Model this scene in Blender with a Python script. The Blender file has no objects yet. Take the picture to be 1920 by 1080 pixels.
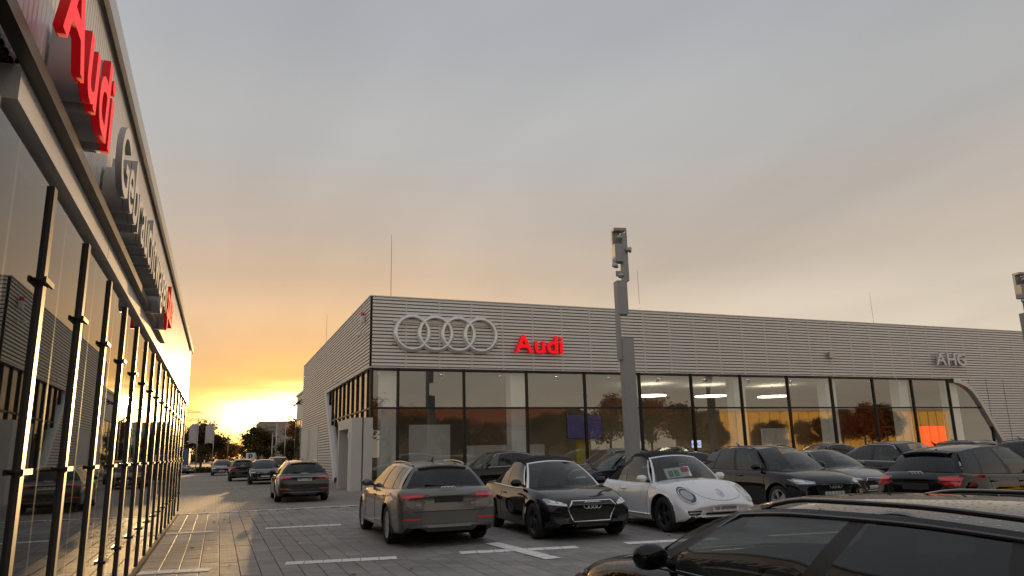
import bpy, bmesh, math, random
import numpy as np
from mathutils import Vector, Matrix
from mathutils.bvhtree import BVHTree
random.seed(7); np.random.seed(7)
R = math.radians
sc = bpy.context.scene
COL = sc.collection

# ------------------------------------------------------------------ camera
CAM_H = 1.6
yaw, pitch, roll = 0.38064, 0.22053, -0.02400
cam_d = bpy.data.cameras.new('camera'); cam = bpy.data.objects.new('camera', cam_d); COL.objects.link(cam)
cam_d.sensor_width = 36; cam_d.lens = 36 * 1362.85 / 1920; cam_d.clip_end = 3000; cam_d.clip_start = .05
f_ = Vector((math.sin(yaw)*math.cos(pitch), math.cos(yaw)*math.cos(pitch), math.sin(pitch)))
r_ = Vector((math.cos(yaw), -math.sin(yaw), 0)); u_ = r_.cross(f_)
r2 = r_*math.cos(roll) + u_*math.sin(roll); u2 = -r_*math.sin(roll) + u_*math.cos(roll)
mw = Matrix((r2, u2, -f_)).transposed().to_4x4(); mw.translation = (0, 0, CAM_H)
cam.matrix_world = mw
sc.camera = cam

# ------------------------------------------------------------------ world, sun, exposure
SUN_AZ = R(6.0)          # from +Y towards +X
SUN_EL = R(4.0)
GLOW_AZ, GLOW_EL = R(5.2), R(2.9)
world = bpy.data.worlds.new('World'); sc.world = world; world.use_nodes = True
nt = world.node_tree; nt.nodes.clear()
def N(t, **k):
    n = nt.nodes.new(t)
    for a, b in k.items(): setattr(n, a, b)
    return n
def L(a, b): nt.links.new(a, b)
def M_(op, a, b=None, c=None):
    n = N('ShaderNodeMath', operation=op)
    for i, v in enumerate((a, b, c)):
        if v is None: continue
        if isinstance(v, (int, float)): n.inputs[i].default_value = v
        else: L(v, n.inputs[i])
    return n.outputs[0]
tc = N('ShaderNodeTexCoord'); sep = N('ShaderNodeSeparateXYZ'); L(tc.outputs['Generated'], sep.inputs[0])
el = M_('ARCSINE', sep.outputs[2])
az = M_('SUBTRACT', M_('ARCTAN2', sep.outputs[0], sep.outputs[1]), GLOW_AZ)
az = M_('WRAP', az, math.pi, -math.pi)
# cloud texture: soft streaks, flattened towards the horizon
cv = N('ShaderNodeCombineXYZ')
L(M_('DIVIDE', sep.outputs[0], M_('ADD', M_('ABSOLUTE', sep.outputs[2]), .12)), cv.inputs[0])
L(M_('DIVIDE', sep.outputs[1], M_('ADD', M_('ABSOLUTE', sep.outputs[2]), .12)), cv.inputs[1])
cn = N('ShaderNodeTexNoise'); cn.inputs['Scale'].default_value = 1.1; cn.inputs['Detail'].default_value = 5; cn.inputs['Roughness'].default_value = .5; cn.inputs['Distortion'].default_value = .4
mpv = N('ShaderNodeMapping'); mpv.inputs['Rotation'].default_value = (0, 0, .6); mpv.inputs['Scale'].default_value = (1, .38, 1)
L(cv.outputs[0], mpv.inputs[0]); L(mpv.outputs[0], cn.inputs['Vector'])
cloud = M_('SUBTRACT', cn.outputs[0], .5)
sv = N('ShaderNodeCombineXYZ'); L(M_('MULTIPLY', az, 3.0), sv.inputs[0]); L(M_('MULTIPLY', el, 34.0), sv.inputs[1])
sn = N('ShaderNodeTexNoise'); sn.inputs['Scale'].default_value = 1.3; sn.inputs['Detail'].default_value = 4; sn.inputs['Distortion'].default_value = .6
L(sv.outputs[0], sn.inputs['Vector'])
streak = M_('SUBTRACT', sn.outputs[0], .5)
ramp = N('ShaderNodeValToRGB'); cr = ramp.color_ramp; cr.interpolation = 'EASE'
L(M_('DIVIDE', el, math.pi/2), ramp.inputs[0])
stops = [(0, (.62, .52, .39)), (.11, (.50, .43, .345)), (.155, (.41, .35, .29)), (.20, (.375, .335, .30)), (.27, (.345, .342, .338)), (.36, (.302, .306, .326)), (1, (.33, .335, .36))]
cr.elements[0].position = 0; cr.elements[0].color = (*stops[0][1], 1); cr.elements[1].position = 1; cr.elements[1].color = (*stops[-1][1], 1)
for p, c in stops[1:-1]:
    e = cr.elements.new(p); e.color = (*c, 1)
def gauss(sa, se, e0, warp=0.0):
    e = M_('SUBTRACT', el, e0)
    if warp: e = M_('ADD', e, M_('MULTIPLY', streak, warp))
    q = M_('ADD', M_('POWER', M_('ABSOLUTE', M_('DIVIDE', az, sa)), 2), M_('POWER', M_('ABSOLUTE', M_('DIVIDE', e, se)), 2))
    return M_('EXPONENT', M_('MULTIPLY', q, -1))
def scale_col(c, fac):
    m = N('ShaderNodeVectorMath', operation='SCALE'); m.inputs[0].default_value = c; L(fac, m.inputs['Scale']); return m.outputs[0]
def add(a, b):
    m = N('ShaderNodeVectorMath', operation='ADD'); L(a, m.inputs[0]); L(b, m.inputs[1]); return m.outputs[0]
base = N('ShaderNodeVectorMath', operation='SCALE'); L(ramp.outputs[0], base.inputs[0]); L(M_('ADD', 1.0, M_('MULTIPLY', cloud, .52)), base.inputs['Scale'])
g_wide = gauss(R(22), R(10), R(3))
g_mid = gauss(R(11), R(3.0), R(2.4), .06)
g_hot = gauss(R(4.0), R(1.25), GLOW_EL, .05)
tint = N('ShaderNodeVectorMath', operation='MULTIPLY_ADD'); L(base.outputs[0], tint.inputs[0]); L(scale_col((.30, -.20, -.64), g_wide), tint.inputs[1]); L(base.outputs[0], tint.inputs[2])
col = add(tint.outputs[0], scale_col((.44, .235, -.05), g_mid))
col = add(col, scale_col((7.5, 5.6, 2.6), g_hot))
sky = N('ShaderNodeTexSky', sky_type='NISHITA'); sky.sun_disc = False; sky.sun_elevation = SUN_EL; sky.sun_rotation = SUN_AZ
bg1 = N('ShaderNodeBackground'); L(sky.outputs[0], bg1.inputs[0]); bg1.inputs[1].default_value = .05
bg2 = N('ShaderNodeBackground'); L(col, bg2.inputs[0]); bg2.inputs[1].default_value = 1.0
mx = N('ShaderNodeMixShader'); mx.inputs[0].default_value = .93      # an almost closed cloud deck over the clear sky
L(bg1.outputs[0], mx.inputs[1]); L(bg2.outputs[0], mx.inputs[2])
wo = N('ShaderNodeOutputWorld'); L(mx.outputs[0], wo.inputs[0])

sun_d = bpy.data.lights.new('sun', 'SUN'); sun = bpy.data.objects.new('sun', sun_d); COL.objects.link(sun)
sun_d.energy = 5.0; sun_d.angle = R(.8); sun_d.color = (1, .62, .26)
sdir = Vector((math.sin(SUN_AZ)*math.cos(SUN_EL), math.cos(SUN_AZ)*math.cos(SUN_EL), math.sin(SUN_EL)))
sun.rotation_euler = sdir.to_track_quat('Z', 'Y').to_euler()
sun.location = (-30, 60, 40)
vs = sc.view_settings
vs.view_transform = 'Standard'; vs.look = 'None'; vs.exposure = 0.55; vs.gamma = 1; vs.use_curve_mapping = False
sc.cycles.max_bounces = 10; sc.cycles.transparent_max_bounces = 24; sc.cycles.use_denoising = True
sc.cycles.sample_clamp_indirect = 0; sc.cycles.blur_glossy = .1; sc.cycles.use_guiding = True; sc.cycles.guiding_training_samples = 128

# ------------------------------------------------------------------ materials
MATS = {}
def mat(name, color, rough=.5, metal=0, var=.08, nscale=4, bump=0, coat=0, emis=None, estr=0, spec=.5):
    if name in MATS: return MATS[name]
    m = bpy.data.materials.new(name); m.use_nodes = True; t = m.node_tree; b = t.nodes['Principled BSDF']
    b.inputs['Base Color'].default_value = (*color, 1); b.inputs['Roughness'].default_value = rough; b.inputs['Metallic'].default_value = metal
    b.inputs['Specular IOR Level'].default_value = spec
    if coat: b.inputs['Coat Weight'].default_value = coat; b.inputs['Coat Roughness'].default_value = .03
    if emis: b.inputs['Emission Color'].default_value = (*emis, 1); b.inputs['Emission Strength'].default_value = estr
    if var or bump:
        c = t.nodes.new('ShaderNodeTexCoord'); n = t.nodes.new('ShaderNodeTexNoise'); n.inputs['Scale'].default_value = nscale; n.inputs['Detail'].default_value = 6
        t.links.new(c.outputs['Object'], n.inputs['Vector'])
        if var:
            r = t.nodes.new('ShaderNodeMapRange'); r.inputs[3].default_value = 1-var*2; r.inputs[4].default_value = 1+var*2
            t.links.new(n.outputs[0], r.inputs[0])
            v = t.nodes.new('ShaderNodeVectorMath'); v.operation = 'SCALE'; v.inputs[0].default_value = color
            t.links.new(r.outputs[0], v.inputs['Scale']); t.links.new(v.outputs[0], b.inputs['Base Color'])
            r2_ = t.nodes.new('ShaderNodeMapRange'); r2_.inputs[3].default_value = max(0, rough-.08); r2_.inputs[4].default_value = min(1, rough+.1)
            t.links.new(n.outputs[0], r2_.inputs[0]); t.links.new(r2_.outputs[0], b.inputs['Roughness'])
        if bump:
            n2 = t.nodes.new('ShaderNodeTexNoise'); n2.inputs['Scale'].default_value = nscale*14; n2.inputs['Detail'].default_value = 4
            t.links.new(c.outputs['Object'], n2.inputs['Vector'])
            bp = t.nodes.new('ShaderNodeBump'); bp.inputs['Strength'].default_value = bump; bp.inputs['Distance'].default_value = .01
            t.links.new(n2.outputs[0], bp.inputs['Height']); t.links.new(bp.outputs[0], b.inputs['Normal'])
    MATS[name] = m; return m
def glass(name, tint, ior=1.8, rough=0.0):
    m = bpy.data.materials.new(name); m.use_nodes = True; t = m.node_tree; t.nodes.clear()
    o = t.nodes.new('ShaderNodeOutputMaterial'); mxs = t.nodes.new('ShaderNodeMixShader'); tr = t.nodes.new('ShaderNodeBsdfTransparent'); gl = t.nodes.new('ShaderNodeBsdfGlossy'); fr = t.nodes.new('ShaderNodeFresnel')
    tr.inputs[0].default_value = (*tint, 1); gl.inputs['Roughness'].default_value = rough; gl.inputs[0].default_value = (.95, .96, .95, 1); fr.inputs[0].default_value = ior
    ge = t.nodes.new('ShaderNodeNewGeometry')      # thin sheet: same reflectance from both faces
    inv = t.nodes.new('ShaderNodeMix'); inv.data_type = 'FLOAT'; inv.inputs[2].default_value = ior; inv.inputs[3].default_value = 1/ior
    t.links.new(ge.outputs['Backfacing'], inv.inputs[0]); 
    ml = t.nodes.new('ShaderNodeMath'); ml.operation = 'DIVIDE'; 
    # Fresnel node inverts IOR on back faces itself; feed the reciprocal there so that both sides agree
    t.links.new(inv.outputs[0], fr.inputs[0])
    t.nodes.remove(ml)
    t.links.new(fr.outputs[0], mxs.inputs[0]); t.links.new(tr.outputs[0], mxs.inputs[1]); t.links.new(gl.outputs[0], mxs.inputs[2]); t.links.new(mxs.outputs[0], o.inputs[0])
    MATS[name] = m; return m
def paint(name, color, metal=0.0, rough=.28):
    m = mat(name, color, rough, metal, var=.05, nscale=2, coat=1.0, spec=0.0 if max(color) < .03 else .4)
    return m

# ------------------------------------------------------------------ helpers
class MB:
    def __init__(s): s.v = []; s.f = []; s.m = []; s.sm = []
    def add(s, vs, fs, mi=0, smooth=False):
        o = len(s.v); s.v += [tuple(p) for p in vs]
        for q in fs: s.f.append(tuple(i+o for i in q)); s.m.append(mi); s.sm.append(smooth)
        return s
    def box(s, a, b, mi=0):
        (x0, y0, z0), (x1, y1, z1) = a, b
        return s.add([(x0,y0,z0),(x1,y0,z0),(x1,y1,z0),(x0,y1,z0),(x0,y0,z1),(x1,y0,z1),(x1,y1,z1),(x0,y1,z1)],
              [(0,3,2,1),(4,5,6,7),(0,1,5,4),(1,2,6,5),(2,3,7,6),(3,0,4,7)], mi)
    def grid(s, P, mi=0, smooth=True, flip=False):      # P[i][j]
        n, m = len(P), len(P[0]); fs = []
        for i in range(n-1):
            for j in range(m-1):
                q = (i*m+j, i*m+j+1, (i+1)*m+j+1, (i+1)*m+j); fs.append(q[::-1] if flip else q)
        return s.add([p for r in P for p in r], fs, mi, smooth)
    def tube(s, pts, r, n=8, mi=0, closed=False, r1=None):
        pts = [Vector(p) for p in pts]; k = len(pts); rings = []
        for i, p in enumerate(pts):
            a = pts[(i-1) % k] if (closed or i > 0) else p; b = pts[(i+1) % k] if (closed or i < k-1) else p
            t = (b-a).normalized(); up = Vector((0,0,1)) if abs(t.z) < .95 else Vector((1,0,0))
            u = t.cross(up).normalized(); w = u.cross(t)
            rr = r if r1 is None else r + (r1-r)*i/(k-1)
            rings.append([p + (u*math.cos(2*math.pi*j/n) + w*math.sin(2*math.pi*j/n))*rr for j in range(n)])
        fs = []
        for i in range(k if closed else k-1):
            for j in range(n):
                a = i*n+j; b = i*n+(j+1) % n; c = ((i+1) % k)*n+(j+1) % n; d = ((i+1) % k)*n+j; fs.append((a, b, c, d))
        if not closed: fs.append(tuple(range(n))[::-1]); fs.append(tuple(range((k-1)*n, k*n)))
        return s.add([p for q in rings for p in q], fs, mi, True)
    def prism(s, pts2, fn, d0, d1, mi=0):      # polygon pts2 swept between depths; fn(a,b,d)->xyz
        n = len(pts2)
        return s.add([fn(a, b, d0) for a, b in pts2] + [fn(a, b, d1) for a, b in pts2],
              [tuple(range(n))[::-1], tuple(range(n, 2*n))] + [(i, (i+1) % n, n+(i+1) % n, n+i) for i in range(n)], mi)
    def mesh(s, name, mats):
        me = bpy.data.meshes.new(name); me.from_pydata(s.v, [], s.f)
        for m in mats: me.materials.append(m)
        me.polygons.foreach_set('material_index', s.m); me.polygons.foreach_set('use_smooth', s.sm)
        me.validate(); me.update(); return me
    def build(s, name, mats, parent=None, loc=(0,0,0), fix=True):
        if not isinstance(mats, (list, tuple)): mats = [mats]
        me = s.mesh(name, mats)
        if fix:
            bm = bmesh.new(); bm.from_mesh(me); bmesh.ops.recalc_face_normals(bm, faces=bm.faces); bm.to_mesh(me); bm.free()
        return link(name, me, parent, loc)
def link(name, me, parent=None, loc=(0,0,0), rot=None):
    o = bpy.data.objects.new(name, me); COL.objects.link(o); o.parent = parent; o.location = loc
    if rot: o.rotation_euler = rot
    return o
def tag(o, label=None, cat=None, group=None, kind=None):
    if label: o['label'] = label
    if cat: o['category'] = cat
    if group: o['group'] = group
    if kind: o['kind'] = kind
    return o
def empty(name, loc=(0,0,0), rz=0):
    o = bpy.data.objects.new(name, None); COL.objects.link(o); o.location = loc; o.rotation_euler = (0,0,rz); o.empty_display_size = .2; return o
def copy_tree(o, parent=None):
    c = o.copy(); COL.objects.link(c); c.parent = parent
    for ch in list(o.children): copy_tree(ch, c)
    return c
def text_mesh(s, size, extrude, mats, bold=0.0, xs=1.0, bevel=0):
    cu = bpy.data.curves.new('t', 'FONT'); cu.body = s; cu.size = size; cu.extrude = extrude; cu.offset = bold; cu.resolution_u = 4; cu.bevel_depth = bevel
    ob = bpy.data.objects.new('t', cu); COL.objects.link(ob); bpy.context.view_layer.update()
    me = bpy.data.meshes.new_from_object(ob.evaluated_get(bpy.context.evaluated_depsgraph_get()))
    bpy.data.objects.remove(ob); bpy.data.curves.remove(cu)
    for v in me.vertices: v.co.x *= xs
    me.materials.clear()
    for m in mats: me.materials.append(m)
    if len(mats) > 1:
        for p in me.polygons: p.material_index = 0 if p.normal.z > .5 else 1
    w = max((v.co.x for v in me.vertices), default=0)
    return me, w
def letters(parent, s, size, extrude, mats, frame, bold=0, xs=1.0, gap=.06, start=0.0, name='letter'):
    # frame: Matrix whose x = writing direction, y = up, z = out; every letter its own part
    x = start
    for ch in s:
        if ch == ' ': x += size*.3*xs; continue
        me, w = text_mesh(ch, size, extrude, mats, bold, xs)
        mn = min(v.co.x for v in me.vertices)
        for v in me.vertices: v.co.x -= mn
        o = link(name, me, parent); o.matrix_local = frame @ Matrix.Translation((x, 0, 0))
        x += (w-mn) + gap*size
    return x
def frame(o, xd, yd):
    xd = Vector(xd).normalized(); yd = Vector(yd).normalized(); z = xd.cross(yd)
    m = Matrix((xd, yd, z)).transposed().to_4x4(); m.translation = o; return m

# shared materials
alu = mat('brushed_aluminium', (.42, .41, .40), .38, .85, var=.05)
dark = mat('black_plastic', (.018, .018, .018), .5, var=.1)
blackmetal = mat('anthracite_metal', (.045, .043, .042), .42, .5)
rubber = mat('tyre_rubber', (.018, .018, .018), .75)
chrome = mat('chrome', (.78, .78, .78), .12, 1.0, var=0)
silver = mat('silver_rim', (.5, .5, .51), .28, .9)
darkrim = mat('dark_rim', (.08, .08, .085), .3, .8)
white = mat('white_plaster', (.74, .73, .71), .7, var=.03)
greywhite = mat('warm_white_metal', (.55, .53, .50), .5, var=.04)
signred = mat('red_sign_acrylic', (.45, .004, .008), .4, emis=(1, .004, .012), estr=.50, var=0, spec=.2)
signred_d = mat('red_letter_side', (.42, .006, .012), .45, var=0, emis=(1, .004, .01), estr=.10)
signgrey = mat('grey_letter_return', (.40, .40, .40), .5, .1)
signwhite = mat('silver_letter_face', (.74, .72, .69), .45, .1)
interior = mat('car_interior', (.05, .05, .052), .8)
seatm = mat('car_seat', (.09, .088, .085), .7)
carglass = glass('car_glass', (.62, .66, .64), 1.62)
tintglass = glass('tinted_car_glass', (.07, .075, .075), 1.62)
shopglass = glass('showroom_glass', (.86, .88, .86), 2.45)
hallglass = glass('hall_glass', (.55, .57, .55), 1.62)
nearglass = glass('near_car_glass', (.36, .38, .37), 1.55)
lamp_lens = mat('headlamp_lens', (.35, .37, .38), .12, .4, var=0, coat=1)
lamp_dark = mat('headlamp_dark', (.03, .03, .033), .15, .0, var=0, coat=1)
lamp_white = mat('headlamp_reflector', (.85, .87, .9), .2, .2, var=0)
redlamp = mat('red_tail_lamp', (.70, .02, .018), .14, var=0, coat=1)
redlamp_d = mat('dark_red_tail_lamp', (.26, .008, .010), .14, var=0, coat=1)
fabric = mat('soft_top_fabric', (.012, .012, .013), .92, bump=.4, nscale=20)
platewhite = mat('plate_white', (.75, .75, .73), .5, var=0)
plateblue = mat('plate_blue', (.02, .06, .35), .5, var=0)
inkblack = mat('ink_black', (.02, .02, .02), .6, var=0)

# ------------------------------------------------------------------ ground
def ground_mat(name, c1, c2, bw, bh, mortar, rough=.75, freq=.5):
    m = bpy.data.materials.new(name); m.use_nodes = True; t = m.node_tree; b = t.nodes['Principled BSDF']; b.inputs['Roughness'].default_value = rough
    c = t.nodes.new('ShaderNodeTexCoord'); br = t.nodes.new('ShaderNodeTexBrick'); br.inputs['Scale'].default_value = 1; br.offset = freq
    mp = t.nodes.new('ShaderNodeMapping'); mp.inputs['Rotation'].default_value = (0, 0, R(90))
    br.inputs['Brick Width'].default_value = bw; br.inputs['Row Height'].default_value = bh; br.inputs['Mortar Size'].default_value = .006; br.inputs['Mortar Smooth'].default_value = .3
    br.inputs['Color1'].default_value = (*c1, 1); br.inputs['Color2'].default_value = (*c2, 1); br.inputs['Mortar'].default_value = (*mortar, 1)
    t.links.new(c.outputs['Object'], mp.inputs[0]); t.links.new(mp.outputs[0], br.inputs['Vector'])
    n = t.nodes.new('ShaderNodeTexNoise'); n.inputs['Scale'].default_value = .35; n.inputs['Detail'].default_value = 7; t.links.new(c.outputs['Object'], n.inputs['Vector'])
    r = t.nodes.new('ShaderNodeMapRange'); r.inputs[3].default_value = .7; r.inputs[4].default_value = 1.3; t.links.new(n.outputs[0], r.inputs[0])
    v = t.nodes.new('ShaderNodeVectorMath'); v.operation = 'SCALE'; t.links.new(br.outputs['Color'], v.inputs[0]); t.links.new(r.outputs[0], v.inputs['Scale']); t.links.new(v.outputs[0], b.inputs['Base Color'])
    bp = t.nodes.new('ShaderNodeBump'); bp.inputs['Strength'].default_value = .5; bp.inputs['Distance'].default_value = .01; bp.invert = True
    t.links.new(br.outputs['Fac'], bp.inputs['Height']); t.links.new(bp.outputs[0], b.inputs['Normal'])
    return m
XL, YE = -1.0, 24.6               # left hall facade plane and far end
XS, YF = 6.52, 34.75              # showroom side plane and front plane
m_base = mat('joint_sand', (.03, .028, .026), .95, var=.15)
m_far = mat('asphalt', (.06, .057, .054), .85, var=.15, nscale=.6, bump=.4)
def slab_mat(name, c):
    m = mat(name, c, .62, var=.16, nscale=1.3, bump=.5, spec=.4)
    t = m.node_tree; b = t.nodes['Principled BSDF']; src = b.inputs['Base Color'].links[0].from_socket
    g = t.nodes.new('ShaderNodeNewGeometry'); n = t.nodes.new('ShaderNodeTexNoise'); n.inputs['Scale'].default_value = .55; n.inputs['Detail'].default_value = 8; n.inputs['Roughness'].default_value = .65
    t.links.new(g.outputs['Position'], n.inputs['Vector']); r = t.nodes.new('ShaderNodeMapRange'); r.inputs[1].default_value = .3; r.inputs[2].default_value = .7; r.inputs[3].default_value = .68; r.inputs[4].default_value = 1.18
    t.links.new(n.outputs[0], r.inputs[0])
    n2 = t.nodes.new('ShaderNodeTexNoise'); n2.inputs['Scale'].default_value = 1.7; n2.inputs['Detail'].default_value = 3; t.links.new(g.outputs['Position'], n2.inputs['Vector'])
    r2_ = t.nodes.new('ShaderNodeMapRange'); r2_.inputs[1].default_value = .66; r2_.inputs[2].default_value = .74; r2_.inputs[3].default_value = 1.0; r2_.inputs[4].default_value = .6; t.links.new(n2.outputs[0], r2_.inputs[0])
    ml = t.nodes.new('ShaderNodeMath'); ml.operation = 'MULTIPLY'; t.links.new(r.outputs[0], ml.inputs[0]); t.links.new(r2_.outputs[0], ml.inputs[1])
    v = t.nodes.new('ShaderNodeVectorMath'); v.operation = 'SCALE'; t.links.new(src, v.inputs[0]); t.links.new(ml.outputs[0], v.inputs['Scale']); t.links.new(v.outputs[0], b.inputs['Base Color'])
    return m
m_slab = [slab_mat('paver_concrete', (.29, .275, .26)), slab_mat('paver_concrete_dark', (.255, .243, .23)), slab_mat('paver_concrete_warm', (.31, .29, .275))]
b = MB(); b.add([(-900, -300, -.035), (900, -300, -.035), (900, 1500, -.035), (-900, 1500, -.035)], [(0,1,2,3)])
ground = tag(b.build('ground', m_far), kind='structure')
b = MB(); b.add([(-60, 24.62, 0), (6.5, 24.62, 0), (6.5, 105, 0), (-60, 105, 0)], [(0,1,2,3)])
b.add([(6.5, 24.62, 0), (60, 24.62, 0), (60, 34.6, 0), (6.5, 34.6, 0)], [(0,1,2,3)])
tag(b.build('brick_paving', ground_mat('brick_pavers', (.24, .21, .18), (.28, .25, .215), .22, .11, (.12, .105, .09))), kind='structure')
b = MB(); b.add([(-1.2, -20, -.024), (60, -20, -.024), (60, 24.61, -.024), (-1.2, 24.61, -.024)], [(0,1,2,3)])
paving = tag(b.build('slab_paving', m_base), kind='structure')
PW, PL, JT = .275, .42, .007
def slab(b, x, y, mi=0, z=0.0, tx=0.0, ty=0.0):
    w, l, c = (PW-JT)/2, (PL-JT)/2, .006
    def p(dx, dy, zz): return (x+dx, y+dy, zz + tx*dx + ty*dy)
    lo = [p(-w,-l,z-.03), p(w,-l,z-.03), p(w,l,z-.03), p(-w,l,z-.03)]
    mi_ = [p(-w,-l,z-c), p(w,-l,z-c), p(w,l,z-c), p(-w,l,z-c)]
    hi = [p(-w+c,-l+c,z), p(w-c,-l+c,z), p(w-c,l-c,z), p(-w+c,l-c,z)]
    fs = [(8,9,10,11)]
    for i in range(4):
        j = (i+1) % 4; fs += [(i, j, 4+j, 4+i), (4+i, 4+j, 8+j, 8+i)]
    b.add(lo+mi_+hi, fs, mi)
one = []
for k in range(3):
    b = MB(); slab(b, 0, 0, 0); one.append(b.mesh('paver', [m_slab[k]]))
rest = MB(); n_ind = 0
for j in range(-20, 59):
    y = (j+.5)*PL - .19
    if y > 24.4: continue
    for i in range(0, 82):
        x = -.985 + (i+.5)*PW; k = random.choice((0, 0, 0, 1, 1, 2)); dz = random.uniform(-.0016, .0016); tx, ty = random.uniform(-.006, .006), random.uniform(-.005, .005)
        yy = y + (PL/2 if i % 2 else 0)
        if x < 4.7 and 9.4 < yy < 15.0 and n_ind < 300:
            o = link('paver', one[k], paving, (x, yy, dz)); o.rotation_euler = (ty, -tx, 0); n_ind += 1
        elif yy < 24.38:
            slab(rest, x, yy, k, dz, tx, ty)
tag(rest.build('paver_field', m_slab, paving, fix=False), kind='stuff')
b = MB(); b.box((-1.2, 24.44, -.03), (60, 24.6, .0)); b.build('edging_strip', mat('kerb_concrete', (.14, .135, .13), .8), paving)
# white bay markings, laid in short pieces from slab to slab
linemat = mat('white_marking_paint', (.84, .83, .80), .7, var=.10, nscale=6, bump=.3)
def marking(p0, p1, w, name='parking_line', piece=.275, zz=.006):
    p0, p1 = Vector((*p0, 0)), Vector((*p1, 0)); d = (p1-p0); n = max(1, round(d.length/piece)); t = d.normalized(); s = Vector((-t.y, t.x, 0))*w/2; b = MB()
    for i in range(n):
        a = p0 + d*(i/n) + t*.006; c = p0 + d*((i+1)/n) - t*.006; z = Vector((0, 0, zz))
        b.add([a-s+z, c-s+z, c+s+z, a+s+z], [(0,1,2,3)])
    return tag(b.build(name, linemat, fix=False), kind='structure')
marking((1.05, 12.23), (2.72, 11.94), .33); marking((3.75, 11.94), (5.70, 11.56), .31); marking((4.64, 12.85), (4.78, 10.52), .27, zz=.010)
marking((6.61, 11.56), (8.3, 11.26), .31); marking((-.97, 12.37), (0, 12.2), .33)
marking((1.10, 18.32), (2.79, 18.15), .32); marking((-.97, 18.38), (.02, 18.36), .32); marking((-.95, 24.40), (6.4, 24.66), .22, piece=.5)
marking((4.72, 13.6), (4.80, 15.6), .15); marking((9.3, 11.1), (11.0, 10.8), .19)

# ------------------------------------------------------------------ showroom
ZT, ZS, ZR = 9.12, 5.70, 3.74
def rib_mat():
    m = bpy.data.materials.new('perforated_metal'); m.use_nodes = True; t = m.node_tree; b = t.nodes['Principled BSDF']
    b.inputs['Roughness'].default_value = .45; b.inputs['Metallic'].default_value = .15
    c = t.nodes.new('ShaderNodeTexCoord'); s = t.nodes.new('ShaderNodeSeparateXYZ'); t.links.new(c.outputs['Object'], s.inputs[0])
    def mm(op, a, bb=None):
        n = t.nodes.new('ShaderNodeMath'); n.operation = op
        for i, v in enumerate((a, bb)):
            if v is None: continue
            if isinstance(v, (int, float)): n.inputs[i].default_value = v
            else: t.links.new(v, n.inputs[i])
        return n.outputs[0]
    # staggered diamond holes, 75 mm apart
    u = mm('DIVIDE', s.outputs[0], .085); v = mm('DIVIDE', s.outputs[2], .0567)
    row = mm('FLOOR', v); u = mm('ADD', u, mm('MULTIPLY', mm('MODULO', row, 2.0), .5))
    du = mm('ABSOLUTE', mm('SUBTRACT', mm('FRACT', u), .5)); dv = mm('ABSOLUTE', mm('SUBTRACT', mm('FRACT', v), .5))
    hole = mm('LESS_THAN', mm('ADD', mm('MULTIPLY', du, 1.0), mm('MULTIPLY', dv, .8)), .27)
    mix = t.nodes.new('ShaderNodeMix'); mix.data_type = 'RGBA'; mix.inputs[6].default_value = (.88, .85, .82, 1); mix.inputs[7].default_value = (.26, .24, .22, 1)
    t.links.new(hole, mix.inputs[0]); t.links.new(mix.outputs[2], b.inputs['Base Color'])
    return m
m_rib = rib_mat()
m_ribp = mat('ribbed_metal', (.66, .61, .57), .45, .15, var=.05, nscale=.7)
m_groove_shade = mat('rib_groove_shade', (.21, .19, .17), .7, .1)  # shade of the rib recesses and undersides put into the colour
m_seam = mat('seam_metal', (.68, .65, .62), .45, .1)
m_trim = mat('trim_aluminium', (.6, .58, .55), .4, .4)
show = tag(empty('car_showroom', (XS, YF, 0)), 'wide grey ribbed metal car showroom with glass front and four silver rings', 'showroom')
RIB = (ZT-ZS)/20
def cut_front(z):      # left edge of the ribbed skin right of the glass (world x)
    if z >= 5.69: return 45.4
    return float(np.interp(z, [0, 1.37, 4.4, 5.0, 5.35, 5.6, 5.69], [50.7, 49.85, 47.95, 47.45, 46.9, 46.2, 45.4]))
def cut_side(z): return float(np.interp(z, [0, 1.4, 5.69], [45.2, 46.4, 50.5]))
def ribs(z0, n, fx0, x1, dark_groove=True):
    # rows of folded ribs; fx0(z) left edge, x1 right edge; local x along, y out (-y), z up
    b = MB()
    for k in range(n):
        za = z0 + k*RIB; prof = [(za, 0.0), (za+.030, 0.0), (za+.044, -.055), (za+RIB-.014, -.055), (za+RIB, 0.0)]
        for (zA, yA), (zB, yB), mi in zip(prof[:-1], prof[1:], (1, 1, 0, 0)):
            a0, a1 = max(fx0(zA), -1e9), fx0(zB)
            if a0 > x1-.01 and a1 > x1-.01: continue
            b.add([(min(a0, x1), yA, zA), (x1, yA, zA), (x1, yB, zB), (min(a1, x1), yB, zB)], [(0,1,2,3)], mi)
    return b
pw = 1.69
pm = ribs(ZS, 20, lambda z: .02, pw-.02).mesh('panel', [m_rib, m_groove_shade])
seam_b = MB(); seam_b.box((-.028, -.066, ZS), (.028, .0, ZT)); seam_me = seam_b.mesh('seam_strip', [m_seam])
NP = 31
for i in range(NP):
    link('panel', pm, show, (i*pw+.03, 0, 0))
    if i: link('seam_strip', seam_me, show, (i*pw+.03, 0, 0))
nlow = int(ZS/RIB)+1
for i in range(23, NP):
    xo = i*pw+.03
    bb = ribs(ZS-nlow*RIB, nlow, lambda z: max(.02, cut_front(z)-XS-xo), pw-.02)
    if bb.v:
        bb.build('panel', [m_rib, m_groove_shade], show, (xo, 0, 0), fix=False)
        if xo+XS > 51: 
            s2 = MB(); s2.box((-.02, -.078, 0), (.02, 0, ZS)); s2.build('seam_strip', m_seam, show, (xo, 0, 0))
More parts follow.
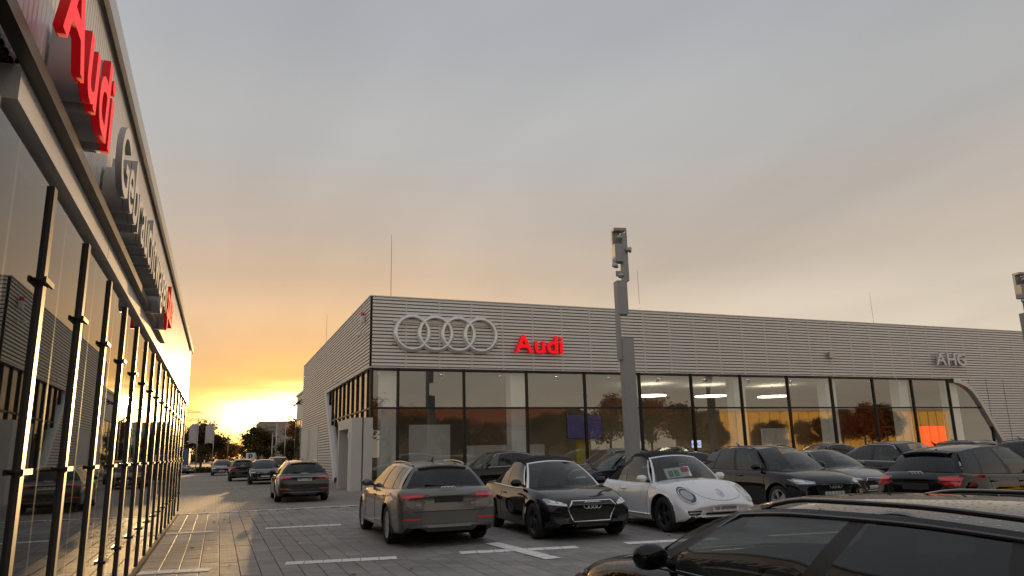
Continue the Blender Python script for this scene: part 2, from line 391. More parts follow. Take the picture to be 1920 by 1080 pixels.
# side wall: panels of ribs seen at a glance
SD = 30.4
ns = 18; sw = SD/ns
rotS = Matrix.Rotation(R(-90), 4, 'Z')       # local x -> -y world ; out -> -x
sm_ = ribs(ZS, 20, lambda z: 0.0, sw-.006).mesh('side_panel', [m_ribp, m_groove_shade])
for i in range(ns):
    o = link('side_panel', sm_, show, (0, (i+1)*sw, 0)); o.rotation_euler = (0, 0, R(-90))
def low_side(i):
    # world y of panel: YF + i*sw .. ; local x runs towards -y
    y1 = YF + (i+1)*sw
    b = MB()
    for k in range(nlow):
        za = ZS-nlow*RIB + k*RIB; prof = [(za, 0.0), (za+.030, 0.0), (za+.044, -.055), (za+RIB-.014, -.055), (za+RIB, 0.0)]
        for (zA, yA), (zB, yB), mi in zip(prof[:-1], prof[1:], (1, 1, 0, 0)):
            def xr(z): return max(0, min(sw-.006, y1 - cut_side(z)))
            if xr(zA) < .01 and xr(zB) < .01: continue
            b.add([(0, yA, zA), (xr(zA), yA, zA), (xr(zB), yB, zB), (0, yB, zB)], [(0,1,2,3)], mi)
    return b
for i in range(ns):
    bb = low_side(i)
    if bb.v:
        o = bb.build('side_panel', [m_ribp, m_groove_shade], show, (0, (i+1)*sw, 0), fix=False); o.rotation_euler = (0, 0, R(-90))
# core walls, roof, parapet
core = mat('dark_backing', (.06, .057, .054), .8)
b = MB()
b.box((.02, .02, ZS+.02), (NP*pw, .3, ZT-.02)); b.box((.02, .3, ZS+.02), (.3, SD, ZT-.02))
b.box((47-XS+4.4, .02, 0), (NP*pw, .3, ZS+.02)); b.box((.02, 51-YF, 0), (.3, SD, ZS+.02))
b.box((.3, SD-.3, 0), (NP*pw, SD, ZT-.02)); b.box((NP*pw-.3, .3, 0), (NP*pw, SD-.3, ZT-.02)); b.build('wall', core, show)
b = MB(); b.box((.3, .3, ZT-.5), (NP*pw-.3, SD-.3, ZT-.3)); b.build('roof', mat('roof_membrane', (.2, .2, .2), .8), show)
b = MB(); b.box((-.10, -.10, ZT), (NP*pw+.1, .32, ZT+.05)); b.box((-.10, .32, ZT), (.32, SD+.05, ZT+.05)); b.build('parapet_cap', m_trim, show)
b = MB(); b.box((-.09, -.09, ZS-.055), (45.4-XS, .12, ZS-.002)); b.box((-.09, .12, ZS-.055), (.12, 50.5-YF, ZS-.002)); b.build('soffit_trim', m_trim, show)
# rounded slanted frame at the right end of the glass, and the slanted white trim on the side
def band(path, wo, d0, d1, fn):
    b = MB(); P = [Vector((p[0], p[1])) for p in path]; out = []
    for i, p in enumerate(P):
        t = (P[min(i+1, len(P)-1)] - P[max(i-1, 0)]).normalized(); n = Vector((-t.y, t.x)); out.append((p, p - n*wo))
    rows = []
    for p, q in out: rows.append([fn(p.x, p.y, d0), fn(q.x, q.y, d0), fn(q.x, q.y, d1), fn(p.x, p.y, d1), fn(p.x, p.y, d0)])
    b.grid(rows, 0, False); return b
zz = np.linspace(0, 1, 26)
pathf = [(cut_front(z)-XS-.01, z) for z in list(np.linspace(0, 4.4, 6)) + [4.7, 5.0, 5.2, 5.35, 5.48, 5.6, 5.66]]
band(pathf, -.26, -.10, .30, lambda a, c, d: (a, d, c)).build('window_surround', m_trim, show)
paths = [(cut_side(z)-YF, z) for z in np.linspace(0, 5.68, 8)]
band(paths, -.5, -.10, .25, lambda a, c, d: (d, a, c)).build('window_surround', white, show)
# glass front
mull = mat('bronze_black_mullion', (.022, .02, .019), .4, .5)
MX = [6.62, 7.89, 11.23, 14.62, 17.98, 21.36, 24.76, 28.2, 31.66, 35.06, 38.5, 41.88, 45.25, 48.9]
for i, x in enumerate(MX):
    zt_ = ZS-.06 if x < 45.5 else 2.7
    b = MB(); b.box((x-XS-.055, .02, .1), (x-XS+.055, .22, zt_)); b.build('mullion', mull, show)
for z, h in ((.05, .16), (ZR, .09), (ZS-.14, .07)):
    xe = {.05: 50.4, ZR: 48.3, ZS-.14: 45.4}[z]
    b = MB(); b.box((.14, .035, z-h/2), (xe-XS, .2, z+h/2)); b.build('transom', mull, show)
for i in range(len(MX)):
    x0 = MX[i]-XS+.055; x1 = (MX[i+1]-XS-.055) if i+1 < len(MX) else 50.6-XS
    for z0, z1 in ((.13, ZR-.045), (ZR+.045, ZS-.175)):
        pts = [(x0, z0), (min(x1, cut_front(z0)-XS), z0)]
        for z in np.linspace(z0, z1, 8)[1:]: pts.append((min(x1, cut_front(z)-XS), z))
        pts = pts[:1] + [p for p in pts[1:] if p[0] > x0+.02]
        if len(pts) < 3: continue
        if cut_front(z1)-XS > x1: pts = [(x0, z0), (x1, z0), (x1, z1)]
        pts.append((x0, min(z1, pts[-1][1])))
        b = MB(); tilt = random.uniform(-.0012, .0012)
        b.add([(a, .10 + tilt*(a-x0), c) for a, c in pts], [tuple(range(len(pts)))]); b.build('pane', shopglass, show, fix=False)
# glass on the side
SYM = [34.95, 35.7, 37.2, 38.7, 40.2, 41.7, 43.2, 44.7, 46.2, 47.7, 49.0]
for i, y in enumerate(SYM):
    zt_ = ZS-.06; zb = .1 if y < 44.9 else 3.3
    b = MB(); b.box((.02, y-YF-.045, zb), (.2, y-YF+.045, zt_)); b.build('mullion', mull, show)
    if i+1 < len(SYM):
        y0, y1 = y-YF+.045, SYM[i+1]-YF-.045
        for z0, z1 in ((.13, ZR-.045), (ZR+.045, ZS-.1)):
            def yc(z, q): return min(q, cut_side(z)-YF)
            if yc(z1, y1) <= y0: continue
            b = MB(); tl = random.uniform(-.0015, .0015)
            b.add([(.10, y0, z0), (.10+tl, max(y0, yc(z0, y1)), z0), (.10+tl, yc(z1, y1), z1), (.10, y0, z1)], [(0,1,2,3)]); b.build('pane', shopglass, show, fix=False)
b = MB(); b.box((.04, .2, ZR-.045), (.19, 48.8-YF, ZR+.045)); b.build('transom', mull, show)
# interior
b = MB(); b.box((.15, .15, -.02), (NP*pw-.3, 20, .04)); b.build('floor', mat('showroom_floor', (.22, .21, .2), .3), show)
b = MB(); b.box((.3, .3, ZS+.0), (NP*pw-.3, 20, ZS+.1)); b.build('ceiling', mat('showroom_ceiling', (.36, .35, .34), .8), show)
b = MB(); b.box((.3, 16, .04), (NP*pw-.3, 16.2, ZS)); b.build('back_wall', mat('showroom_back_wall', (.36, .31, .25), .8, var=.2, nscale=.25), show)
for x in (7.55, 14.3, 21.3, 28.4, 35.4, 41.6, 46.2):
    b = MB(); b.box((x-XS-.4, .5, .04), (x-XS+.4, 1.2, ZS)); b.build('column', mat('column_white', (.86, .86, .84), .6, var=.02), show)
discm = mat('lit_pendant', (.8, .78, .7), .5, emis=(1, .88, .66), estr=4.0, var=0)
for k, x in enumerate((26.2, 31.0, 36.3)):
    d = tag(empty('pendant_lamp', (x, 41.5+.0, 4.9)), 'lit white disc lamp over the showroom floor, %s from the tall grey light column' % ('first', 'second', 'third')[k], 'lamp', 'disc lamps in the showroom')
    b = MB(); n = 32; b.tube([(0, 0, 0), (0, 0, .06)], 1.05, n); b.build('disc', discm, d); b = MB(); b.tube([(0, 0, .06), (0, 0, .8)], .012, 6); b.build('cable', dark, d)
# furniture and boards inside
def board(name, x, y, z0, w, h, m, lab, cat, t=.06):
    b = MB(); b.box((-w/2, 0, 0), (w/2, t, h)); o = b.build(name, m, None, (x, y, z0)); return tag(o, lab, cat)
for nm, x, y, w, h, m, lab, cat in (
    ('partition', 10.2, 37.5, 2.2, 3.0, white, 'tall white partition wall behind the glass near the showroom corner', 'partition'),
    ('partition', 14.9, 38.6, 4.6, 1.9, white, 'low pale partition behind the glass left of the light column', 'partition'),
    ('partition', 33.5, 38.4, 2.2, 2.6, white, 'white display wall standing inside the showroom right of the third disc lamp', 'partition'),
    ('partition', 20.1, 39.5, .9, 2.1, mat('yellow_lit_wall', (.75, .6, .12), .7), 'narrow yellow wall strip inside the showroom', 'partition')):
    board(nm, x, y, .04, w, h, m, lab, cat)
b = MB(); b.prism([(-1.5, 0), (1.7, 0), (.95, 2.1), (-1.5, 2.1)], lambda a, c, d: (a, d, c), 0, .3)
tag(b.build('display_wall', mat('red_display', (.7, .01, .012), .4, emis=(1, .01, .008), estr=.9, var=0), None, (50.9, 40.6, .6)), 'bright red slanted display panel behind the right end of the showroom glass', 'display')
for x, y, z, w, h, c, lab in ((19.8, 38.6, 2.2, 2.3, 1.4, (.022, .018, .045), 'large dim violet screen behind the glass beside the light column'),
                              (27.2, 38.2, 1.5, .75, .5, (.5, .6, .9), 'small lit white and blue screen inside the showroom')):
    s = tag(empty('wall_screen', (x, y, z)), lab, 'screen')
    b = MB(); b.box((-w/2, 0, 0), (w/2, .06, h)); b.build('casing', dark, s)
    b = MB(); b.box((-w/2+.03, -.006, .03), (w/2-.03, -.001, h-.03)); b.build('panel', mat('screen_%d' % int(x), c, .3, emis=c, estr=.8, var=0), s)
    if w < 1: letters(s, 'AHG', .3, .002, [inkblack], frame((-.32, -.01, .14), (1,0,0), (0,0,1)), gap=.05)
# poster on the corner glass
po = tag(empty('poster', (6.98, YF+.32, .6)), 'pale poster with a round seal inside the glass at the showroom corner', 'poster')
b = MB(); b.box((0, 0, 0), (.62, .012, 2.1)); b.build('sheet', mat('poster_paper', (.62, .66, .62), .7), po)
b = MB(); b.tube([(.31+.2*math.cos(a), -.006, 1.5+.2*math.sin(a)) for a in np.linspace(0, 2*math.pi, 25)[:-1]], .012, 6, closed=True); b.build('seal', signgrey, po)
# entrance portal on the side
pt = tag(empty('entrance_portal', (5.57, 33.9+.0, 0)), 'white box-shaped entrance portal with sliding glass doors beside the parked wagon', 'portal')
PX, PD, PHt = .95, 4.1, 3.25
b = MB(); b.box((0, 0, 0), (PX, .95, PHt)); b.build('side_block', greywhite, pt)
b = MB(); b.box((0, PD-.3, 0), (PX, PD, PHt)); b.build('side_block', greywhite, pt)
b = MB(); b.box((0, .95, PHt-.45), (PX, PD-.3, PHt)); b.build('lintel', greywhite, pt)
b = MB(); b.box((-.006, .955, 0), (.012, .99, PHt-.45)); b.build('joint', dark, pt)
b = MB(); b.box((PX*.5, -.012, 0), (PX*.5+.05, 0, PHt)); b.build('joint', dark, pt)
for k in range(2):
    y0 = 1.0 + k*1.4
    dr = MB().box((.5, y0, .03), (.54, y0+.06, 2.75)).box((.5, y0+1.3, .03), (.54, y0+1.36, 2.75)).box((.5, y0+.06, 2.69), (.54, y0+1.3, 2.75)).box((.5, y0+.06, .03), (.54, y0+1.3, .12)).build('door', alu, pt)
    b = MB(); b.add([(.52, y0+.06, .12), (.52, y0+1.3, .12), (.52, y0+1.3, 2.69), (.52, y0+.06, 2.69)], [(0,1,2,3)]); b.build('pane', shopglass, dr, fix=False)
b = MB(); b.box((-.05, .45, 2.35), (0, .75, 2.6)); b.build('sign_plate', white, pt)
# recessed service doors in the side wall
for k, (y0, y1) in enumerate(((53.5, 58.6), (59.6, 65.0))):
    d = tag(empty('service_gate', (XS-.09, y0, 0)), ('pale grey service gate in the ribbed side wall, the one nearer the entrance', 'pale grey service gate at the far end of the ribbed side wall')[k], 'gate', 'service gates in the side wall')
    b = MB()
    b.box((0, 0, 0), (.1, .22, 3.65)); b.box((0, y1-y0-.22, 0), (.1, y1-y0, 3.65)); b.box((0, .22, 3.43), (.1, y1-y0-.22, 3.65)); b.build('frame', greywhite, d)
    for q in range(6):
        b = MB(); b.box((.03, .22, q*.57+.01), (.09, y1-y0-.22, (q+1)*.57)); b.build('slat', greywhite, d)
# signs on the showroom
rg = tag(empty('ring_emblem', (7.57+.935, YF-.32, 7.37)), 'four interlocked silver rings mounted high on the ribbed facade', 'emblem')
for k in range(4):
    b = MB(); n = 56; P = []
    ro, ri, d = .935, .745, .26
    sec = [(ro, d), (ro, .10), (ro-.07, .01), (ri+.035, 0), (ri, .02), (ri, d)]
    off = .0025*k
    for i in range(n+1):
        a = 2*math.pi*i/n; P.append([(r*math.cos(a), y+off, r*math.sin(a)) for r, y in sec])
    b.grid(P, 0, True)
    for i in range(len(b.sm)): b.sm[i] = True
    o = b.build('ring', mat('ring_chrome', (.78, .79, .78), .3, .55, var=.04), rg, (k*1.18, 0, 0))
b = MB()
for z in (-.55, .55): b.box((-.95, .19, z-.04), (4.5, .25, z+.04))
b.build('mounting_rail', alu, rg)
au = tag(empty('brand_sign', (13.83, YF-.3, 6.55)), 'red lettering Audi mounted beside the silver rings', 'sign')
letters(au, 'Audi', 1.28, .10, [signred, signred_d], frame((0, 0, 0), (1,0,0), (0,0,1)), bold=.022, xs=1.10, gap=.085)
ah = tag(empty('dealer_sign', (43.9, YF-.32, 6.53)), 'pale metal lettering AHG near the right end of the ribbed facade', 'sign')
letters(ah, 'AHG', 1.13, .08, [signwhite, signgrey], frame((0, 0, 0), (1,0,0), (0,0,1)), bold=.022, xs=1.16, gap=.10)
b = MB(); b.box((-.2, -.2, -.17), (.2, 0, .17)); b.box((-.06, 0, -.05), (.06, .12, .05)); tag(b.build('sensor_box', alu, None, (35.0, YF-.18, 6.95)), 'small grey box fixed to the ribbed facade left of the AHG lettering', 'box')
al = tag(empty('alarm_siren', (XS-.1, 36.2, 8.3)), 'small alarm siren with red lamp on the ribbed side wall', 'siren')
b = MB(); b.box((-.16, -.14, -.25), (0, .14, .1)); b.build('box', white, al); b = MB(); b.tube([(-.08, 0, .1), (-.08, 0, .28)], .1, 12); b.build('lamp', redlamp, al)
for k, (y, z) in enumerate(((36.4, 7.55), (45.5, 6.0))):
    c = tag(empty('security_camera', (XS-.08, y, z)), ('security camera below the alarm siren on the side wall', 'lone security camera above the slanted end of the side glazing')[k], 'camera', 'cameras on the side wall')
    b = MB(); b.tube([(0, 0, 0), (-.25, 0, 0)], .03, 8); b.build('arm', white, c); b = MB(); b.tube([(-.25, .2, -.03), (-.3, -.28, -.14)], .07, 10); b.build('housing', white, c)
for k, (x, y, z0, h, lab) in enumerate(((XS+1.2, YF+1.2, ZT, 3.6, 'thin lightning rod on the roof above the rings'), (23.5, YF+3, ZT, 3.2, 'thin lightning rod on the roof right of the light column'), (42.6, YF+3, ZT, 2.9, 'thin lightning rod on the roof above the AHG lettering'), (XS+.6, 56, ZT, 3.0, 'thin lightning rod on the far part of the showroom roof'), (-1.6, 19.5, 5.0, 1.2, 'thin lightning rod on the roof of the used car hall'))):
    b = MB(); b.tube([(0, 0, -.4), (0, 0, h)], .016, 6, r1=.008); tag(b.build('lightning_rod', blackmetal, None, (x, y, z0)), lab, 'rod', 'lightning rods')
# annex behind the showroom
ax = tag(empty('annex_building', (7.0, 66, 0)), 'lower glazed annex building behind the ribbed showroom side', 'building')
b = MB(); b.box((.1, 0, 0), (14, 11, 7.4)); b.build('wall', greywhite, ax)
b = MB(); b.box((-.02, -.1, 7.4), (14.1, 11.1, 7.6)); b.build('roof', alu, ax)
for i in range(6):
    b = MB(); b.box((.0, .3+i*1.75, .3), (.06, 1.85+i*1.75, 5.0)); w_ = b.build('window', mull, ax)
    b = MB(); b.box((-.015, .38+i*1.75, .4), (-.004, 1.77+i*1.75, 4.9)); b.build('pane', shopglass, w_)
for i in range(3):
    b = MB(); b.tube([(0, 0, 0), (-.5, -.1, .12), (-.7, -.15, -.03)], .05, 8); b.tube([(-.7, -.15, -.03), (-.72, -.15, -.2)], .1, 8); b.build('wall_lamp', blackmetal, ax, (0, .6+i*2.2, 6.3))

# ------------------------------------------------------------------ used car hall (left)
hall = tag(empty('used_car_hall', (XL, 0, 0)), 'long glazed used car hall with metal fascia and fins close by', 'hall')
Y0 = -7.0
m_clad = mat('vertical_cladding', (.74, .71, .68), .4, .1, var=.05, nscale=.8)
m_fasc = mat('fascia_metal', (.74, .71, .68), .38, .15, var=.05, nscale=1.2)
b = MB(); b.box((-14, Y0, 0), (-.35, YE-.25, .03)); b.build('floor', mat('hall_floor', (.18, .17, .16), .35), hall)
b = MB(); b.box((-14, Y0, 0), (-13.8, YE, 4.9)); b.box((-13.8, Y0, 0), (-.25, Y0+.2, 4.9)); b.build('wall', white, hall)
b = MB(); b.box((-13.8, Y0+.2, 3.42), (-.22, YE-.2, 4.7)); b.build('roof', mat('hall_ceiling', (.3, .29, .28), .8), hall)
# cladding of upright sheets with narrow joints
cb = MB(); n = 8; w = 1.9
for i in range(24):
    y0 = i*w/24+.004; y1 = (i+1)*w/24-.004
    cb.add([(-.012, y0-.004, 0), (0, y0+.008, 0), (0, y1-.008, 0), (-.012, y1+.004, 0), (-.012, y0-.004, 1.52), (0, y0+.008, 1.52), (0, y1-.008, 1.52), (-.012, y1+.004, 1.52)], [(0,1,5,4),(1,2,6,5),(2,3,7,6)])
cme = cb.mesh('cladding_sheet', [m_clad])
k = 0; y = Y0
while y < YE-.1:
    link('cladding_sheet', cme, hall, (0, y, 3.44)); y += w+.012
b = MB(); b.box((-.2, Y0, 3.44), (-.02, YE+.5, 4.96)); b.box((-13.8, YE+.3, 3.42), (-.2, YE+.5, 4.96)); b.build('backing', blackmetal, hall)
b = MB(); b.box((-.35, Y0, 4.965), (.07, YE+.55, 5.03)); b.box((.035, Y0, 4.86), (.07, YE+.55, 4.965)); b.build('parapet_cap', mat('cap_metal', (.5, .47, .43), .3, .8), hall)
# fascia boxes over the glass
fy = [3.73, 6.78, 10.1, 13.3, 16.4, 19.5, 22.4, YE+.5]
for i in range(len(fy)-1):
    b = MB(); b.box((-.3, fy[i]+.012, 3.26), (.03, fy[i+1]-.012, 3.435)); o = b.build('fascia_box', m_fasc, hall)
b = MB(); b.box((-.4, Y0, 3.2), (-.06, 3.6, 3.435)); b.build('fascia_box', blackmetal, hall)
b = MB(); b.box((-.34, Y0, 3.16), (-.1, YE, 3.25)); b.build('head_rail', blackmetal, hall)
b = MB(); b.box((-.3, Y0, 0), (-.02, YE, .09)); b.build('plinth', blackmetal, hall)
# fins, panes and point fixings
m_fin = mat('fin_metal', (.07, .066, .062), .5, .25, var=.05)
fin_y = []; y = Y0+.4
while y < YE: fin_y.append(y); y += 1.27
fin_y[-1] = YE-.06
fb = MB(); fb.box((-.20, -.042, .09), (.004, .042, 3.2)); fb.box((-.25, -.05, .09), (-.20, .05, 3.2)); fme = fb.mesh('fin', [m_fin])
for y in fin_y: link('fin', fme, hall, (0, y, 0))
tb_ = MB(); tb_.box((-.14, -.02, .09), (-.026, .02, 3.2)); tme = tb_.mesh('inner_mullion', [m_fin])
for ya, yb in zip(fin_y[:-1], fin_y[1:]): link('inner_mullion', tme, hall, (0, ya+(yb-ya)*.42, 0))
b = MB(); b.box((-.6, Y0+.3, 2.86), (-.3, YE-.3, 3.15)); b.build('blind_box', blackmetal, hall)
br = MB()
br.box((.014, -.11, -.016), (.030, .11, .016)); 
for s in (-1, 1):
    for q in (0,): br.tube([(-.05, s*.085, 0), (.026, s*.085, 0)], .012, 8)
bme = br.mesh('glass_bracket', [blackmetal])
for i in range(len(fin_y)-1):
    y0, y1 = fin_y[i]+.043, fin_y[i+1]-.043
    t1, t2 = random.uniform(-.002, .002), random.uniform(-.002, .002)
    b = MB(); b.add([(-.02, y0, .1), (-.02+t1, y1, .1), (-.02+t1+t2, y1, 3.2), (-.02+t2, y0, 3.2)], [(0,1,2,3)]); b.build('pane', hallglass, hall, fix=False)
    for z in (.62, 1.55, 2.62): link('glass_bracket', bme, hall, (.0, fin_y[i+1], z))
for i in range(10):
    x0 = -.3 - i*1.34
    b = MB(); b.box((x0-.08, YE-.16, .05), (x0, YE-.02, 3.42)); b.build('fin', m_fin, hall)
    b = MB(); b.add([(x0-1.33, YE-.1, .05), (x0-.08, YE-.1, .05), (x0-.08, YE-.1, 3.42), (x0-1.33, YE-.1, 3.42)], [(0,1,2,3)]); b.build('pane', hallglass, hall, fix=False)
for x, y in ((-5, 6), (-5, 14), (-9.5, 10)):
    b = MB(); b.tube([(0, 0, 0), (0, 0, 3.42)], .16, 16); b.build('column', white, hall, (x, y, 0))
# sign on the hall: rail with deep letters
hs = tag(empty('used_car_sign', (XL+.10, 3.15, 3.44)), 'deep red and silver lettering Audi Gebrauchtwagen :plus on a dark rail', 'sign')
b = MB(); b.box((-.07, 0, -.02), (.0, 9.7, .06))
for q in range(24): b.tube([(-.13, .2+q*.4, .02), (-.03, .2+q*.4, .02)], .014, 6)
b.build('rail', blackmetal, hs)
fr = lambda y: frame((.09, y, .15), (0, 1, 0), (0, 0, 1))
# letter fronts on deep grey boxes
def deep(s, y, size, face, bold, xs, gap, fit):
    n0 = len(hs.children)
    end = letters(hs, s, size, .022, [face, signred_d if face is signred else signgrey], fr(y), bold=bold, xs=xs, gap=gap)
    for o in list(hs.children)[n0:]:
        if not o.name.startswith('letter'): continue
        me = o.data.copy(); me.materials.clear(); me.materials.append(signgrey)
        for v in me.vertices: v.co.z = -.026 if v.co.z > 0 else -.17
        link('letter_return', me, o)
    return y + end
e1 = deep('Audi', .42, .74, signred, .012, 1.08, .10, 1.8)
e2 = deep('Gebrauchtwagen', 2.55, .74, signwhite, .006, 1.0, .075, 6)
e3 = deep(':plus', e2+.12, .74, signred, .012, 1.0, .05, 1.5)
print('SIGN', e1, e2, e3)

# ------------------------------------------------------------------ cars
def smooth01(t): t = np.clip(t, 0, 1); return t*t*(3-2*t)
def catmull(P, n):
    P = np.array(P, float); P = np.vstack([2*P[0]-P[1], P, 2*P[-1]-P[-2]]); out = []
    segs = len(P)-3
    for i in range(segs):
        p0, p1, p2, p3 = P[i:i+4]
        for k in range(n):
            t = k/n; out.append(.5*((2*p1)+(-p0+p2)*t+(2*p0-5*p1+4*p2-p3)*t*t+(-p0+3*p1-3*p2+p3)*t**3))
    out.append(P[-2]); return np.array(out)
def curve1(pts):      # smooth scalar curve through (x, z) points
    xs = np.array([p[0] for p in pts]); zs = np.array([p[1] for p in pts])
    m = np.gradient(zs, xs) if len(xs) > 2 else np.zeros(2)
    d = np.diff(zs)/np.diff(xs)
    for i in range(1, len(xs)-1): m[i] = 0 if d[i-1]*d[i] <= 0 else 2*d[i-1]*d[i]/(d[i-1]+d[i])
    m[0], m[-1] = d[0], d[-1]
    def f(x):
        x = float(np.clip(x, xs[0], xs[-1])); i = int(np.clip(np.searchsorted(xs, x)-1, 0, len(xs)-2)); h = xs[i+1]-xs[i]; t = (x-xs[i])/h
        return (2*t**3-3*t**2+1)*zs[i] + (t**3-2*t*t+t)*h*m[i] + (-2*t**3+3*t*t)*zs[i+1] + (t**3-t*t)*h*m[i+1]
    return f
def wheel_meshes(key, r, wd, spokes, rimmat, twin=False):
    b = MB(); n = 36; sec = [(r-.105, -wd*.42), (r-.03, -wd/2), (r-.008, -wd*.40), (r, -wd*.2), (r, wd*.2), (r-.008, wd*.40), (r-.03, wd/2), (r-.105, wd*.42)]
    b.grid([[(q*math.cos(a), y, q*math.sin(a)) for q, y in sec] for a in np.linspace(0, 2*math.pi, n+1)], 0)
    ty = b.mesh('wheel', [rubber])
    ri = r-.10; b = MB()
    b.grid([[(q*math.cos(a), y, q*math.sin(a)) for q, y in ((ri+.005, wd*.42), (ri-.012, wd*.44), (ri-.025, wd*.38), (ri-.04, wd*.0))] for a in np.linspace(0, 2*math.pi, n+1)], 0)
    b.tube([(0, wd*.16, 0), (0, wd*.34, 0)], .065, 14)
    for k in range(spokes):
        for dlt in ((-.13, .13) if twin else (0,)):
            a = 2*math.pi*k/spokes; a2 = a+dlt; hw = .016 if twin else .034; hw2 = .02 if twin else .055
            def pt(rad, ang, off, y): return (rad*math.cos(ang)-off*math.sin(ang), y, rad*math.sin(ang)+off*math.cos(ang))
            A = [pt(.04, a, -hw, wd*.34), pt(.04, a, hw, wd*.34), pt(ri-.015, a2, hw2, wd*.40), pt(ri-.015, a2, -hw2, wd*.40)]
            B = [(p[0], p[1]-.03, p[2]) for p in A]
            b.add(A+B, [(0,1,2,3), (0,4,5,1), (1,5,6,2), (3,2,6,7), (0,3,7,4)])
    b.add([((ri-.03)*math.cos(t), wd*.05, (ri-.03)*math.sin(t)) for t in np.linspace(0, 2*math.pi, 25)[:-1]], [tuple(range(24))], 1)
    rm = b.mesh('rim', [rimmat, dark])
    return ty, rm
class Car: pass
def car_proto(S):
    c = Car(); c.S = S
    Lh, Wh = S['L']/2, S['W']/2; H = S['H']; gc = S.get('gc', .19)
    xa_f = Lh - S['fo']; xa_r = xa_f - S['wb']; rw = S['rw']
    top = curve1(S['top'])                    # centre-line height of the lower body: tail ... cowl ... nose
    xr, xc = S['rear_base'], S['cowl']        # cabin opening
    tf, trr = S.get('taper_f', .11), S.get('taper_r', .07)
    def hw(x):
        if x > 0: return Wh*(1 - tf*max(0, (x-.9)/(Lh-.9))**2)
        return Wh*(1 - trr*max(0, (-x-.9)/(Lh-.9))**2)
    def end_k(x, r=.16):
        d = Lh-abs(x)
        return 1.0 if d >= r else math.sqrt(max(0, 1-((r-d)/r)**2))
    crown = S.get('crown', .045)
    def edge(x): return (hw(x)*S.get('belt_w', .885), top(x)-crown)
    def section(x, cabin):
        w = hw(x); k = end_k(x); zt = top(x); zb = gc + (.05 if abs(x) > Lh-.5 else 0)*(abs(x)-Lh+.5)/.5
        zt2 = zt - .07*(1-k); zb2 = zb + .09*(1-k); w2 = w*(1-.07*(1-k)); ze = zt2-crown
        hgt = ze-zb2; sh = S.get('shoulder', .955)
        P = [(.80*w2, zb2), (.955*w2, zb2+.035), (.99*w2, zb2+.22*hgt), (1.0*w2, zb2+.48*hgt), (.995*w2, zb2+.70*hgt), (sh*w2+.0, ze-.055), (S.get('belt_w', .885)*w2, ze)]
        if cabin: P += [(.86*w2, ze-.03), (.84*w2, .62), (.3*w2, .56), (0, .56)]
        else: P += [(.78*w2, ze+crown*.38), (.55*w2, ze+crown*.72), (.28*w2, ze+crown*.94), (0, zt2)]
        return catmull(P, 4)
    bow_f, bow_r = S.get('bow_f', .26), S.get('bow_r', .14)
    lean_f, lean_r = S.get('lean_f', .10), S.get('lean_r', .10)
    def deform(x, y, z):
        u = smooth01((abs(x)-(Lh-.95))/.95); q = (abs(y)/Wh)
        if x > 0: return x - u*bow_f*q**2.6 - u*lean_f*max(0, (z-.48)/.35)**1.4 - .05*u*max(0, (.36-z)/.2)
        return x + u*bow_r*q**2.8 + u*lean_r*max(0, (z-.62)/.45)**1.3 + .05*u*max(0, (.40-z)/.2)
    def flare(x, y, z):
        f = S.get('flare', .018)
        for ax in (xa_f, xa_r):
            d = math.hypot(x-ax, z-rw); f2 = math.exp(-((d-(rw+.05))/S.get('flare_w', .07))**2) if d > rw+.05 else 1
            y *= 1 + f*f2/Wh*(1 if z < rw*2+.35 else 0)
        return y
    xs = sorted(set([round(v, 4) for v in list(np.linspace(-Lh+.16, Lh-.16, int(S['L']/.045))) + [xr-.005, xr+.005, xc-.005, xc+.005]
          + [-Lh+.16*(1-math.cos(t)) for t in np.linspace(0, math.pi/2, 7)] + [Lh-.16*(1-math.cos(t)) for t in np.linspace(0, math.pi/2, 7)]]))
    rows = []; cab = []
    for x in xs:
        ic = xr < x < xc; sec = section(x, ic); cab.append(ic); rows.append([(x, p[0], p[1]) for p in sec])
    npnt = len(rows[0]); isplit = 6*4      # index of the belt edge
    b = MB(); Ra = rw+S.get('arch_gap', .055)
    V = []
    for r in rows:
        rr = []
        for (x, y, z) in r:
            y = flare(x, y, z) if z > gc+.0 else y
            rr.append([deform(x, y, z), y, z])
        V.append(rr)
    # wheel arches: drop cells inside, pull the rim of the hole to the circle
    inside = [[any(math.hypot(p[0]-ax, p[2]-rw) < Ra and p[2] < rw+Ra for ax in (xa_f, xa_r)) for p in r] for r in V]
    keep = []
    for i in range(len(V)-1):
        for j in range(npnt-1):
            q = [(i, j), (i, j+1), (i+1, j+1), (i+1, j)]
            ins = [inside[a][bb] for a, bb in q]
            if all(ins) and j < isplit: continue
            keep.append((q, ins))
    for q, ins in keep:
        for (a, bb), s in zip(q, ins):
            if s and bb < isplit:
                p = V[a][bb]; ax = xa_f if abs(p[0]-xa_f) < abs(p[0]-xa_r) else xa_r
                d = math.hypot(p[0]-ax, p[2]-rw)
                if d < Ra-1e-4 and d > 1e-6:
                    s_ = Ra/d; nx, nz = ax+(p[0]-ax)*s_, rw+(p[2]-rw)*s_
                    if nz < gc: nz = gc; nx = ax + math.copysign(math.sqrt(max(0, Ra*Ra-(gc-rw)**2)), p[0]-ax)
                    p[0], p[2] = nx, nz
    clad = S.get('clad', False)
    for side in (1, -1):
        off = len(b.v); b.v += [(p[0], side*p[1], p[2]) for r in V for p in r]
        for q, ins in keep:
            ids = [off + a*npnt+bb for a, bb in q]
            j = q[0][1]; i = q[0][0]
            mi = 2 if (j >= isplit+1 and cab[i] and cab[i+1]) else (1 if (j < (6 if clad else 3)) else 0)
            b.f.append(tuple(ids if side > 0 else ids[::-1])); b.m.append(mi); b.sm.append(True)
